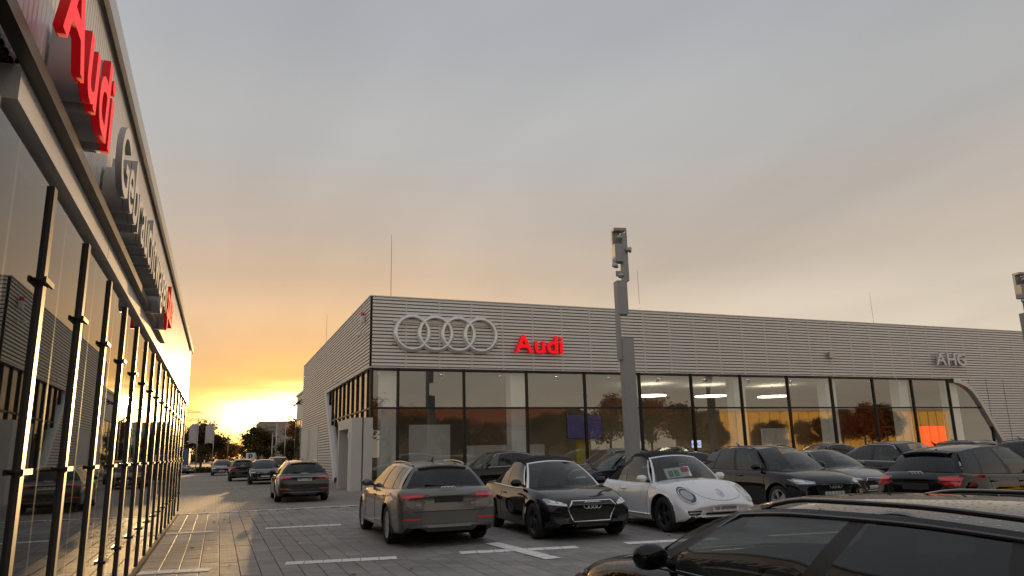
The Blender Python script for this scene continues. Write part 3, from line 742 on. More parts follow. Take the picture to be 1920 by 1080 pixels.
    for i in (0, len(V)-1):                 # end caps
        P = [[(p[0], p[1], p[2]), (p[0], p[1]*.5, p[2]), (p[0], 0, p[2]), (p[0], -p[1]*.5, p[2]), (p[0], -p[1], p[2])] for p in V[i]]
        b.grid(P, 0, True)
    # wheel wells
    for ax in (xa_f, xa_r):
        for s in (1, -1):
            yo = flare(ax, hw(ax)*.985, rw+Ra)
            b.grid([[(ax+Ra*math.cos(t), s*yo, rw+Ra*math.sin(t)), (ax+Ra*math.cos(t), s*Wh*.5, rw+Ra*math.sin(t))] for t in np.linspace(-.35, math.pi+.35, 19)], 1)
            b.add([(ax+Ra*math.cos(t), s*Wh*.5, rw+Ra*math.sin(t)) for t in np.linspace(-.35, math.pi+.35, 19)], [tuple(range(19))], 1)
    b.add([(-Lh+.2, -Wh*.78, gc+.01), (Lh-.25, -Wh*.78, gc+.01), (Lh-.25, Wh*.78, gc+.01), (-Lh+.2, Wh*.78, gc+.01)], [(0,1,2,3)], 1)
    # ---- cabin: loft between belt ring and roof ring
    rf, rr_ = S['roof_f'], S['roof_r']; yr = S['roof_w']; zr = curve1([(i/(len(S['roof_z'])-1), z) for i, z in enumerate(S['roof_z'])]); rc = S.get('roof_crown', .055)
    bwf, bwr = S.get('ws_bow', .20), S.get('rw_bow', .10)
    def yroof(s): return yr*(1 - .05*(1-s)**2 - S.get('roof_taper', .10)*s**2)
    def ring_side(s):
        x = xc + (xr-xc)*s; yb, zb = edge(x); q = Vector((deform(x, yb, zb), yb, zb-.012))
        t = Vector((rf+(rr_-rf)*s, yroof(s), zr(s))); return q, t
    def ring_front(q):      # q 0 centre .. 1 corner
        B, T = ring_side(0); x = B.x + bwf*(1-q*q); yb = B.y*q; zf = top(xc+bwf*(1-q*q)*.9) - crown*(q**2) - .012
        zf = B.z*(q**2) + zf*(1-q**2)
        return Vector((x, yb, zf)), Vector((T.x + .5*bwf*(1-q*q), T.y*q, T.z + rc*(1-q*q)))
    def ring_rear(q):
        B, T = ring_side(1); return Vector((B.x - bwr*(1-q*q), B.y*q, B.z + S.get('rear_lift', .02)*(1-q*q))), Vector((T.x - bwr*.8*(1-q*q), T.y*q, T.z + rc*(1-q*q)))
    def loft(B, T, v, bul):
        p = B.lerp(T, v); k = 4*v*(1-v); return p + Vector(bul)*k
    vsm = [0, .05, .28, .52, .75, S.get('vtop', .92), 1.0]
    def fpt(q, v): 
        B, T = ring_front(abs(q)); p = loft(B, T, v, (.045, .0, .03)); return (p.x, math.copysign(p.y, q) if q else 0.0, p.z)
    def rpt(q, v):
        B, T = ring_rear(abs(q)); p = loft(B, T, v, (-S.get('rear_bulge', .03), 0, .02)); return (p.x, math.copysign(p.y, q) if q else 0.0, p.z)
    def spt(s, v, sd): 
        B, T = ring_side(s); p = loft(B, T, v, (0, .035, 0)); return (p.x, sd*p.y, p.z)
    def patch(bd, fn, us, vs_, mi, flip=False): bd.grid([[fn(u, v) for v in vs_] for u in us], mi, True, flip)
    qa = S.get('pillar', .93)
    roofmat = 3 if S.get('soft') else 0
    frm = 4 if S.get('chrome_frame') else 0
    # windscreen and frame
    ws = MB(); patch(ws, fpt, np.linspace(-qa, qa, 15), np.linspace(.03, .94, 7), 0)
    for us in (np.linspace(-1, -qa, 3), np.linspace(qa, 1, 3)): patch(b, fpt, us, vsm, frm)
    patch(b, fpt, np.linspace(-qa, qa, 15), (-.02, .03), 1); patch(b, fpt, np.linspace(-qa, qa, 15), (.94, 1.0), frm)
    # rear window and frame
    qr = S.get('rear_q', .84); rv0, rv1 = S.get('rear_v', (.06, .80))
    rwm = MB(); patch(rwm, rpt, np.linspace(-qr, qr, 13), np.linspace(rv0, rv1, 6), 0)
    for us in (np.linspace(-1, -qr, 4), np.linspace(qr, 1, 4)): patch(b, rpt, us, [0, .2, .4, .6, .8, 1], roofmat)
    patch(b, rpt, np.linspace(-qr, qr, 13), (0, rv0), roofmat); patch(b, rpt, np.linspace(-qr, qr, 13), (rv1, (rv1+1)/2, 1.0), roofmat)
    # sides
    wins = []
    v0, v1 = .05, S.get('vtop', .92)
    for sd in (1, -1):
        f = lambda s, v: spt(s, v, sd)
        allu = np.linspace(0, 1, 31)
        for us in (allu,): patch(b, f, us, (0, v0), 1 if not S.get('soft') else 0); patch(b, f, us, (v1, (1+v1)/2, 1.0), roofmat)
        for kind, s0, s1 in S['side']:
            us = np.linspace(s0, s1, max(3, int((s1-s0)*30)))
            vv = [v0 + (v1-v0)*t for t in (0, .25, .5, .75, 1)]
            if kind == 'g':
                g = MB(); patch(g, f, us, vv, 0); wins.append((g, s0))
            else:
                patch(b, f, us, vv, {'p': 0, 'b': 1, 'f': 3, 'c': 4}[kind])
    # roof skin
    P = []
    for s in np.linspace(0, 1, 17):
        row = []
        for q in np.linspace(-1, 1, 15):
            aq = abs(q); F, RR = ring_front(aq)[1], ring_rear(aq)[1]
            x = F.x + (RR.x-F.x)*s; row.append((x, q*yroof(s), zr(s) + rc*(1-q*q)))
        P.append(row)
    b.grid(P, roofmat, True)
    c.mats = [None, dark, interior, fabric, chrome]
    me = b.mesh(S['name']+'_body', [paint('paint_black', (.008, .008, .009)), dark, interior, fabric, chrome])
    bm = bmesh.new(); bm.from_mesh(me); bmesh.ops.remove_doubles(bm, verts=bm.verts, dist=.0015); bmesh.ops.recalc_face_normals(bm, faces=bm.faces); bm.to_mesh(me); 
    bvh = BVHTree.FromBMesh(bm); bm.free()
    # ---- projected details
    def hit(ax, a, z):
        o, d = {'f': (Vector((9, a, z)), Vector((-1,0,0))), 'r': (Vector((-9, a, z)), Vector((1,0,0))), 'l': (Vector((a, 9, z)), Vector((0,-1,0))), 'R': (Vector((a, -9, z)), Vector((0,1,0))), 't': (Vector((a, z, 9)), Vector((0,0,-1)))}[ax]
        h = bvh.ray_cast(o, d); return (h[0], -d) if h[0] is not None else (None, -d)
    def proj(ax, pts, off):
        out = []; last = None
        for a, z in pts:
            p, d = hit(ax, a, z)
            if p is None: p = last if last is not None else Vector((0, 0, 0))
            out.append(p + d*off); last = p
        return out
    def decal(ax, poly, off=.006, depth=.03, step=.05, mi=0, bd=None):
        bm = bmesh.new(); vs_ = [bm.verts.new((a, z, 0)) for a, z in poly]; bm.faces.new(vs_)
        for k in (0, 1):
            lo = min(p[k] for p in poly); hi = max(p[k] for p in poly); n = int((hi-lo)/step)
            for i in range(1, n+1):
                co = [0, 0, 0]; co[k] = lo + (hi-lo)*i/(n+1); no = [0, 0, 0]; no[k] = 1
                bmesh.ops.bisect_plane(bm, geom=bm.verts[:]+bm.edges[:]+bm.faces[:], plane_co=co, plane_no=no)
        bm.verts.index_update(); bm.verts.ensure_lookup_table(); bd = bd or MB(); o = len(bd.v); pos = []; last = None
        hits = [hit(ax, v.co.x, v.co.y) for v in bm.verts]; good = [h[0] for h in hits if h[0] is not None]
        if not good: bm.free(); return bd
        for v, (p, d) in zip(bm.verts, hits):
            if p is None:
                p = min(good, key=lambda g: (g - Vector((g.x, v.co.x, v.co.y))).length if ax in 'fr' else (g - Vector((v.co.x, g.y, v.co.y))).length).copy()
                if ax in 'fr': p.y, p.z = v.co.x, v.co.y
                else: p.x, p.z = v.co.x, v.co.y
            pos.append((p + d*off, p - d*depth))
        n = len(pos); bd.v += [tuple(p[0]) for p in pos] + [tuple(p[1]) for p in pos]
        for f in bm.faces: bd.f.append(tuple(o+v.index for v in f.verts)); bd.m.append(mi); bd.sm.append(False)
        for e in bm.edges:
            if len(e.link_faces) == 1:
                a, q = e.verts[0].index, e.verts[1].index; bd.f.append((o+a, o+q, o+n+q, o+n+a)); bd.m.append(mi); bd.sm.append(False)
        bm.free(); return bd
    c.parts = []      # (name, mesh, location, [children], swap)
    def part(name, bd, mats, kids=None, loc=(0,0,0), fix=True):
        if isinstance(bd, MB):
            m_ = bd.mesh(name, mats if isinstance(mats, list) else [mats])
            if fix:
                bm = bmesh.new(); bm.from_mesh(m_); bmesh.ops.recalc_face_normals(bm, faces=bm.faces); bm.to_mesh(m_); bm.free()
        else: m_ = bd
        c.parts.append((name, m_, loc, kids or [])); return c.parts[-1]
    part('body', me, None)
    gl = S.get('glass', carglass); glr = S.get('glass_rear', tintglass)
    part('windshield', ws, carglass); part('rear_window', rwm, S.get('glass_back', glr))
    for g, s0 in wins: part('window', g, gl if s0 < .3 else glr)
    ty, rm = wheel_meshes(S['name'], rw, S.get('tw', .235), S.get('spokes', 5), S.get('rim', silver), S.get('twin', False))
    c.wheels = [(xa_f, 1), (xa_f, -1), (xa_r, 1), (xa_r, -1)]; c.wy = Wh-.125; c.ty, c.rm, c.rw = ty, rm, rw
    # interior: two front seats, rear bench, dashboard, steering wheel
    xd = xc-.25; zc = S.get('seat_z', .62); zb_ = top(xc)-crown
    def blob(it, x0, x1, y0, y1, z0, z1, tilt=0):
        e = .03
        it.add([(x + tilt*(z-z0), y, z) for z, k in ((z0, 0), (z1-.05, 0), (z1, e)) for (x, y) in ((x0+k*.5, y0+k), (x1-k*.5, y0+k), (x1-k*.5, y1-k), (x0+k*.5, y1-k))],
               [(0,3,2,1), (8,9,10,11)] + [(a+r, (a+1) % 4+r, (a+1) % 4+4+r, a+4+r) for r in (0, 4) for a in range(4)])
    it = MB(); it.grid([[(xc+.12-.45*t, y, zb_-.02-.05*(y/Wh)**2 - .16*t*t) for t in (0, .3, .6, 1)] for y in np.linspace(-Wh*.78, Wh*.78, 9)], 0); part('dashboard', it, interior)
    for y in (-.37, .37):
        xs_ = xd-1.0; it = MB(); blob(it, xs_-.12, xs_, y-.25, y+.25, zc, zc+.54, -.28); part('seat', it, seatm)
        it = MB(); blob(it, xs_-.27, xs_-.19, y-.13, y+.13, zc+.53, zc+.72, -.12); part('headrest', it, seatm)
    xs_ = xd-1.95
    if xs_ > xr+.15:
        it = MB(); blob(it, xs_-.12, xs_, -.6, .6, zc, zc+.45, -.25); part('rear_bench', it, seatm)
        for y in (-.37, .37): it = MB(); blob(it, xs_-.25, xs_-.17, y-.12, y+.12, zc+.44, zc+.6, -.12); part('headrest', it, seatm)
    it = MB(); it.tube([(xd-.48+.05*math.sin(t), .37+.18*math.cos(t), zc+.28+.17*math.sin(t)) for t in np.linspace(0, 2*math.pi, 19)[:-1]], .014, 6, closed=True); part('steering_wheel', it, interior)
    # mirrors
    for sd in (1, -1):
        s = S.get('mirror_s', .07); p = spt(s, .10, sd); b2 = MB(); n = 10
        cx, cy, cz = p[0]-.02, p[1]+sd*.14, p[2]+.06
        P = []
        for i in range(9):
            t = -1 + 2*i/8; ww = math.sqrt(max(.02, 1-abs(t)**2.6)); P.append([(cx + (.075*math.cos(a)*ww if math.cos(a) > 0 else .05*math.cos(a)*ww), cy + sd*t*.115, cz + .075*math.sin(a)*ww) for a in np.linspace(0, 2*math.pi, n+1)])
        b2.grid(P, 0); b2.add(P[0][:-1], [tuple(range(n))]); b2.add(P[-1][:-1], [tuple(range(n))])
        b2.tube([(p[0], p[1]-sd*.02, p[2]+.0), (cx, cy-sd*.07, cz-.03)], .025, 6, 1)
        part('mirror', b2, [MATS['paint_black'], dark], kids=['mirror'])
    # chrome window surround
    if S.get('chrome'):
        s0, s1 = S['side'][0][2]-.01, S['side'][-1][1]+.01; b2 = MB()
        for sd in (1, -1):
            lp = [spt(s, v0-.01, sd) for s in np.linspace(s0, s1, 24)] + [spt(s, v1+.01, sd) for s in np.linspace(s1, s0, 24)]
            b2.tube([(x, y+sd*.006, z) for x, y, z in lp], .011, 6, closed=True)
        part('window_trim', b2, S.get('trim_mat', chrome))
    if S.get('beltline_chrome'):
        b2 = MB()
        for sd in (1, -1): b2.tube([(x, y+sd*.012, z) for x, y, z in [spt(s, .02, sd) for s in np.linspace(.0, 1.0, 24)]], .012, 6)
        part('belt_trim', b2, chrome)
    if S.get('rails'):
        for sd in (1, -1):
            b2 = MB(); pts = [spt(s, 1.0, sd) for s in np.linspace(.06, .97, 18)]
            pts = [(x, y-sd*.035, z + .012 + .028*min(1, 8*t*(1-t))) for (x, y, z), t in zip(pts, np.linspace(0, 1, 18))]
            b2.tube(pts, .013, 8); part('roof_rail', b2, S.get('rail_mat', MATS['black_gloss']))
    # seams: bonnet, doors, tailgate
    def seam(ax, pts, r=.004, n=3):
        dense = []
        for (a0, z0), (a1, z1) in zip(pts[:-1], pts[1:]):
            m = max(2, int(math.hypot(a1-a0, z1-z0)/.05)); dense += [(a0+(a1-a0)*i/m, z0+(z1-z0)*i/m) for i in range(m)]
        dense.append(pts[-1]); return proj(ax, dense, .0005), r
    sb = MB()
    doors = S.get('doors', [])
    for sd in ('l', 'R'):
        for x in doors:
            zt_ = top(x)-crown-.02; P, r = seam(sd, [(x, zt_), (x-.02, .55), (x-.05, gc+.13)]); part('panel_seam', MB().tube(P, r, 4), inkblack)
        if doors: P, r = seam(sd, [(doors[0]-.05, gc+.14), (doors[-1]+.04 if len(doors) > 1 else doors[0]-1, gc+.14)]); part('panel_seam', MB().tube(P, r, 4), inkblack)
    for sd, sg in (('l', 1), ('R', -1)):
        for x in S.get('handles', []):
            zt_ = top(x)-crown-.12; P = proj(sd, [(x+t, zt_) for t in np.linspace(-.1, .1, 6)], .022); part('door_handle', MB().tube(P, .014, 6), S.get('handle_mat', MATS['paint_black']))
    c.proj, c.decal, c.hit, c.part, c.spt, c.rpt, c.fpt, c.top = proj, decal, hit, part, spt, rpt, fpt, top
    c.Lh, c.Wh = Lh, Wh
    return c
mat('black_gloss', (.01, .01, .01), .12, var=0, coat=1)
def emblem(c, ax, a0, z0, r=.047, th=.007):
    b = MB(); sp = r*1.32
    for k in range(4):
        a = a0 + (k-1.5)*sp
        P = [(a + r*math.cos(t), z0 + r*math.sin(t)) for t in np.linspace(0, 2*math.pi, 21)[:-1]]
        pr = c.proj(ax, P, .012); m = sum((p.x for p in pr))/len(pr)
        b.tube([Vector((m, p.y, p.z)) if ax in 'fr' else p for p in pr], th, 6, closed=True)
    c.part('emblem', b, chrome)
def plate(c, ax, z, w=.52, h=.115, face=None, text=None, blue=False, off=.012, y0=0.0):
    pts = c.proj(ax, [(y0-w/2, z), (y0+w/2, z), (y0, z)], .0); sg = 1 if ax == 'f' else -1
    x = max(sg*p.x for p in pts)*sg + sg*off
    b = MB(); b.box((min(x, x-sg*.03), y0-w/2, z-h/2), (max(x, x-sg*.03), y0+w/2, z+h/2))
    face = face or platewhite
    c.part('number_plate', b, face)
    fr = frame((x+sg*.002, y0-sg*(-w/2+.06) if False else y0 - sg*w/2*.0, z), (0, sg, 0), (0, 0, 1))
    if blue:
        b = MB(); ya = y0 - sg*w/2; b.box((x, min(ya, ya+sg*.045), z-h/2), (x+sg*.002 if sg > 0 else x+sg*.002, max(ya, ya+sg*.045), z+h/2)); c.part('plate_band', b, plateblue)
    if text:
        me, wd = text_mesh(text, h*.86, .001, [inkblack], .0015, 1.0)
        k = (w*.84)/wd if wd > w*.84 or blue else 1
        for v in me.vertices: v.co.x = (v.co.x-wd/2)*k
        me.transform(frame((x+sg*.002, y0 + (sg*.02 if blue else 0), z-h*.30), (0, sg, 0), (0, 0, 1))); c.part('plate_text', me, None)
def badge(c, text, y, z, size):
    p, d = c.hit('r', y, z)
    if p is None: return
    me, wd = text_mesh(text, size, .003, [chrome], .001, 1.25); me.transform(frame(p + d*.004, (0, -1, 0), (0, 0, 1))); c.part('badge', me, None)
def mirror_poly(P): return [(-a, z) for a, z in P][::-1]
def both(c, name, ax, poly, mats, off=.006, inner=None, imat=None, ioff=.012, step=.05):
    for sg in (1, -1):
        P = poly if sg > 0 else mirror_poly(poly); bd = c.decal(ax, P, off, step=step)
        if inner:
            for q in inner: c.decal(ax, q if sg > 0 else mirror_poly(q), ioff, mi=1, bd=bd, step=step)
        c.part(name, bd, [mats, imat] if imat else mats)
def grille_frame(c, z0, z1, wt, wm, wb_, zm, chrome_r=.013, slats=6, bars=True, plate_z=None):
    poly = [(-wt, z1), (-wm, zm), (-wb_, z0), (wb_, z0), (wm, zm), (wt, z1)]
    c.part('grille', c.decal('f', poly, .006, step=.06), dark)
    b = MB()
    for i in range(1, slats):
        z = z0 + (z1-z0)*i/slats; w = np.interp(z, [z0, zm, z1], [wb_, wm, wt])-.02
        b.tube(c.proj('f', [(t*w, z) for t in np.linspace(-1, 1, 13)], .012), .008, 4)
    c.part('grille_bar', b, MATS['black_gloss'])
    if chrome_r:
        e = []
        P = poly + [poly[0]]
        for (a0, q0), (a1, q1) in zip(P[:-1], P[1:]):
            m = max(3, int(math.hypot(a1-a0, q1-q0)/.05)); e += [(a0+(a1-a0)*i/m, q0+(q1-q0)*i/m) for i in range(m)]
        b = MB(); b.tube(c.proj('f', e, .012), chrome_r, 6, closed=True); c.part('grille_frame', b, chrome)
SIDE5 = [('b', 0, .045), ('g', .045, .40), ('b', .40, .445), ('g', .445, .74), ('b', .74, .765), ('g', .765, .925), ('p', .925, 1)]
SIDE4 = [('b', 0, .05), ('g', .05, .50), ('b', .50, .55), ('g', .55, .90), ('p', .90, 1)]
def spec(**k): return k
# --- estate (the grey wagon, the wagon by the entrance, the near black one)
ESTATE = spec(name='estate', L=4.94, W=1.89, H=1.46, wb=2.93, fo=.92, rw=.335, top=[(-2.47, .93), (-2.2, 1.02), (-1.5, 1.01), (0, .985), (1.0, .97), (1.7, .90), (2.2, .79), (2.47, .70)],
    rear_base=-2.18, cowl=1.02, roof_f=.32, roof_r=-1.78, roof_w=.58, roof_z=[1.375, 1.405, 1.41, 1.39, 1.34], side=SIDE5, rails=True, doors=[.98, -.14, -1.2], handles=[.0, -1.05], roof_crown=.05, rear_v=(.06, .78), rear_q=.9, lean_r=.13, spokes=10, chrome=False)
def finish_estate(c, dark_lamps=False, front=False, plate_txt=None):
    tl = [(.42, .815), (.60, .80), (.80, .795), (.935, .79), (.94, .90), (.80, .915), (.56, .915), (.36, .885)]
    both(c, 'tail_lamp', 'r', tl, redlamp_d, .008, inner=[[(.5, .845), (.92, .83), (.92, .865), (.46, .875)]], imat=redlamp, ioff=.011)
    emblem(c, 'r', 0, .96)
    both(c, 'reflector', 'r', [(.52, .455), (.82, .46), (.82, .492), (.52, .487)], redlamp, .008)
    sb = MB(); 
    def sm(pts, r=.005):
        d = []
        for (a0, z0), (a1, z1) in zip(pts[:-1], pts[1:]):
            m = max(2, int(math.hypot(a1-a0, z1-z0)/.05)); d += [(a0+(a1-a0)*i/m, z0+(z1-z0)*i/m) for i in range(m)]
        sb.tube(c.proj('r', d + [pts[-1]], .0), r, 4)
    sm([(-.80, 1.0), (-.78, .70), (-.62, .60), (.62, .60), (.78, .70), (.80, 1.0)])
    c.part('tailgate_seam', sb, inkblack)
    c.part('bumper_insert', c.decal('r', [(-.72, .33), (.72, .33), (.66, .26), (-.66, .26)], .004), dark)
    for sg in (1, -1):
        P = [(.38, .30), (.70, .31), (.74, .36), (.40, .35)]; P = P if sg > 0 else mirror_poly(P); c.part('exhaust_trim', c.decal('r', P, .01), blackmetal)
    b = MB(); p = [c.rpt(q, v) for q, v in ((.05, .07), (.5, .14))]; b.tube([(x-.02, y, z) for x, y, z in p], .014, 6); c.part('wiper', b, dark)
    pr = [c.rpt(q, .97) for q in np.linspace(-.85, .85, 11)]
    b = MB(); b.grid([[(x+.02, y, z), (x-.09, y, z-.012), (x-.085, y, z-.035), (x+.0, y, z-.05)] for x, y, z in pr], 0); c.part('spoiler', b, MATS['black_gloss'])
    # front
    grille_frame(c, .30, .72, .36, .48, .34, .58, .009)
    both(c, 'headlamp', 'f', [(.55, .66), (.85, .69), (.86, .76), (.52, .71)], lamp_dark, .008, inner=[[(.60, .685), (.82, .71), (.82, .735), (.58, .71)]], imat=lamp_white)
    both(c, 'air_intake', 'f', [(.55, .32), (.82, .34), (.80, .46), (.60, .44)], dark)
    emblem(c, 'f', 0, .645)
    b = MB(); b.tube([(-1.1, 0, c.S['roof_z'][2]+.05), (-1.2, 0, c.S['roof_z'][2]+.11)], .018, 6, r1=.008); c.part('antenna', b, dark)
PA = dict(
    black=paint('paint_black', (.006, .006, .0065)), grey=paint('paint_olive_grey', (.125, .125, .115), .3, .3), darkgrey=paint('paint_dark_grey', (.03, .031, .033), .3, .28),
    white=paint('paint_white', (.82, .83, .85)), navy=paint('paint_navy', (.008, .010, .022)), graphite=paint('paint_graphite', (.05, .051, .053), .3, .28))
wet = paint('paint_black_wet', (.006, .006, .0065)); PA['wet'] = wet
_t = wet.node_tree; _c = _t.nodes.new('ShaderNodeTexCoord'); _v = _t.nodes.new('ShaderNodeTexVoronoi'); _v.inputs['Scale'].default_value = 32; _t.links.new(_c.outputs['Object'], _v.inputs['Vector'])
_r = _t.nodes.new('ShaderNodeMapRange'); _r.inputs[1].default_value = .12; _r.inputs[2].default_value = .30; _r.inputs[3].default_value = 1; _r.inputs[4].default_value = 0; _t.links.new(_v.outputs['Distance'], _r.inputs[0])
_bp = _t.nodes.new('ShaderNodeBump'); _bp.inputs['Strength'].default_value = .22; _bp.inputs['Distance'].default_value = .006; _t.links.new(_r.outputs[0], _bp.inputs['Height'])
for _k in ('Normal', 'Coat Normal'): _t.links.new(_bp.outputs[0], _t.nodes['Principled BSDF'].inputs[_k])
def place(c, name, x, y, heading, pcol, label, z=0.0, group=None):
    o = empty(name, (x, y, z), R(90-heading)); tag(o, label, 'car', group)
    for nm, me, loc, kids in c.parts:
        p = link(nm, me, o, loc)
        if nm in ('body', 'mirror', 'door_handle', 'bonnet'):
            p.material_slots[0].link = 'OBJECT'; p.material_slots[0].material = PA[pcol]
    for ax, s in c.wheels:
        w = link('wheel', c.ty, o, (ax, s*c.wy, c.rw), (0, random.uniform(0, 6), 0) if s > 0 else (0, random.uniform(0, 6), math.pi))
        link('rim', c.rm, w)
    return o
est = car_proto(ESTATE); finish_estate(est); plate(est, 'r', .80, face=dark); plate(est, 'f', .48, face=dark); badge(est, 'A6', .60, .70, .06); badge(est, '40 TDI', -.40, .70, .045)
est2 = car_proto(dict(ESTATE, name='estate_plated')); finish_estate(est2); plate(est2, 'r', .80, text='WI TS 7344', blue=True); plate(est2, 'f', .48, face=platewhite)
b_ = MB(); b_.tube(est2.proj('r', [(t*.88, .885) for t in np.linspace(-1, 1, 21)], .012), .010, 5); est2.part('light_strip', b_, chrome)
# --- near black wagon with lower roof
near = car_proto(dict(ESTATE, name='near_estate', H=1.40, W=1.86, top=[(-2.47, .93), (-2.2, .99), (-1.5, .97), (0, .945), (1.0, .935), (1.7, .87), (2.2, .76), (2.47, .68)], roof_z=[1.245, 1.285, 1.29, 1.27, 1.22], roof_w=.60, seat_z=.50, glass=nearglass, chrome=True, trim_mat=MATS['black_gloss'])); finish_estate(near); plate(near, 'r', .80, face=dark); plate(near, 'f', .48, face=dark)
# --- soft top
CABRIO = spec(name='cabriolet', L=4.42, W=1.80, H=1.41, wb=2.60, fo=.86, rw=.325, top=[(-2.21, .90), (-1.9, .98), (-1.2, .97), (0, .93), (.85, .925), (1.5, .86), (1.95, .775), (2.21, .69)],
    rear_base=-1.35, cowl=.80, roof_f=.12, roof_r=-.92, roof_w=.56, roof_z=[1.345, 1.43, 1.44, 1.38, 1.24], roof_crown=.05, soft=True, chrome_frame=True, beltline_chrome=True, pillar=.94,
    side=[('c', 0, .03), ('g', .03, .52), ('b', .52, .54), ('g', .54, .76), ('f', .76, 1)], doors=[.74, -.52], handles=[-.34], rear_q=.5, rear_v=(.25, .75), glass_rear=carglass, spokes=5, twin=True, rim=darkrim, vtop=.88, rw_bow=.16, rear_bulge=.08, gc=.17)
cab = car_proto(CABRIO)
grille_frame(cab, .24, .69, .38, .47, .31, .575, .016, slats=7)
emblem(cab, 'f', 0, .615, .058, .010)
both(cab, 'headlamp', 'f', [(.46, .60), (.78, .635), (.80, .72), (.76, .735), (.50, .655)], lamp_lens, .008, inner=[[(.50, .615), (.76, .645), (.77, .665), (.50, .64)], [(.56, .65), (.62, .655), (.62, .69), (.56, .675)], [(.66, .66), (.73, .67), (.73, .71), (.66, .695)]], imat=lamp_white)
both(cab, 'air_intake', 'f', [(.46, .25), (.78, .27), (.78, .43), (.55, .42)], dark)
cab.part('splitter', cab.decal('f', [(-.80, .215), (.80, .215), (.80, .235), (-.80, .235)], .02), MATS['black_gloss'])
plate(cab, 'f', .42, face=dark); plate(cab, 'r', .72, face=platewhite)
both(cab, 'tail_lamp', 'r', [(.46, .76), (.82, .75), (.83, .84), (.46, .83)], redlamp_d)
# --- rounded soft top
BEETLE = spec(name='beetle', L=4.28, W=1.81, H=1.47, wb=2.54, fo=.88, rw=.335, top=[(-2.14, .78), (-1.9, .95), (-1.4, 1.02), (-.8, 1.0), (0, .98), (.75, .985), (1.25, .965), (1.65, .89), (1.95, .77), (2.14, .60)],
    rear_base=-1.35, cowl=.78, roof_f=.22, roof_r=-.78, roof_w=.58, roof_z=[1.39, 1.47, 1.48, 1.42, 1.28], roof_crown=.05, soft=True, pillar=.94, crown=.10,
    side=[('p', 0, .035), ('g', .035, .55), ('b', .55, .57), ('g', .57, .74), ('f', .74, 1)], doors=[.72, -.55], handles=[-.36], rear_q=.45, rear_v=(.25, .75), glass_rear=carglass, spokes=5, rim=darkrim, vtop=.90, rw_bow=.18, rear_bulge=.10,
    bow_f=.32, bow_r=.36, lean_f=.15, lean_r=.25, flare=.04, flare_w=.16, taper_f=.11, taper_r=.14, gc=.17, handle_mat=MATS['paint_black'])
bee = car_proto(BEETLE)
for sg in (1, -1):
    ccx, ccz = sg*.64, .705
    ring = [(ccx + .125*math.cos(t), ccz + .145*math.sin(t)) for t in np.linspace(0, 2*math.pi, 25)[:-1]]
    bd = bee.decal('f', ring, .012, step=.05); bee.decal('f', [(ccx + .075*math.cos(t), ccz + .085*math.sin(t)) for t in np.linspace(0, 2*math.pi, 17)[:-1]], .018, mi=1, bd=bd); bee.part('headlamp', bd, [lamp_dark, lamp_lens])
    b = MB(); b.tube(bee.proj('f', ring, .016), .013, 6, closed=True); bee.part('headlamp_ring', b, chrome)
    b = MB(); b.tube(bee.proj('f', [(ccx + .10*math.cos(t), ccz + .115*math.sin(t)) for t in np.linspace(.2, 4.6, 17)], .02), .008, 5); bee.part('daylight_strip', b, lamp_white)
    P = [(.50, .31), (.70, .325), (.75, .40), (.74, .43), (.48, .43)]; P = P if sg > 0 else mirror_poly(P)
    bee.part('air_intake', bee.decal('f', P, .006), dark)
    b = MB(); b.tube(bee.proj('f', [(sg*t, .392) for t in np.linspace(.50, .73, 8)], .014), .009, 5); bee.part('intake_bar', b, chrome)
    b = MB(); b.tube(bee.proj('f', [(sg*(.62+.035*math.cos(t)), .345+.035*math.sin(t)) for t in np.linspace(0, 6.28, 13)[:-1]], .012), .012, 5, closed=True); bee.part('fog_lamp', b, lamp_lens)
    bb = MB(); bb.tube([Vector(p) for p in bee.proj('l' if sg > 0 else 'R', [(x, .30) for x in np.linspace(-.85, .80, 14)], .012)], .02, 5); bee.part('sill_trim', bb, chrome)
bee.part('air_intake', bee.decal('f', [(-.40, .27), (.40, .27), (.36, .385), (-.36, .385)], .006), dark)
b = MB(); b.tube(bee.proj('f', [(t*.39, .33) for t in np.linspace(-1, 1, 11)], .014), .008, 5); bee.part('intake_bar', b, chrome)
# bonnet seam, U-shaped
b = MB(); P = [(.52*math.cos(t)*1.0, .90 - .30*abs(math.sin(t))**.6) for t in np.linspace(0, math.pi, 25)]
b.tube(bee.proj('f', P, .001), .004, 4); bee.part('bonnet_seam', b, inkblack)
# round maker emblem: ring with V over W strokes
b = MB(); pz = .735; r0 = .062
pr = bee.proj('f', [(r0*math.cos(t), pz+r0*math.sin(t)) for t in np.linspace(0, 6.283, 21)[:-1]], .010); b.tube(pr, .007, 6, closed=True)
for st in ([(-.026, .054), (0, .006), (.026, .054)], [(-.054, .028), (-.026, -.05), (0, .0), (.026, -.05), (.054, .028)]):
    b.tube(bee.proj('f', [(a, pz+z) for a, z in st], .010), .006, 5)
bee.part('emblem', b, chrome)
plate(bee, 'f', .475, w=.56, h=.13, face=platewhite, text='Audi Gebrauchtwagen', off=.02); plate(bee, 'r', .6, face=platewhite)
both(bee, 'tail_lamp', 'r', [(.52, .70), (.76, .69), (.78, .84), (.54, .85)], redlamp_d)
b = MB(); b.box((.62, -.62, .955), (.64, -.10, 1.17)); 
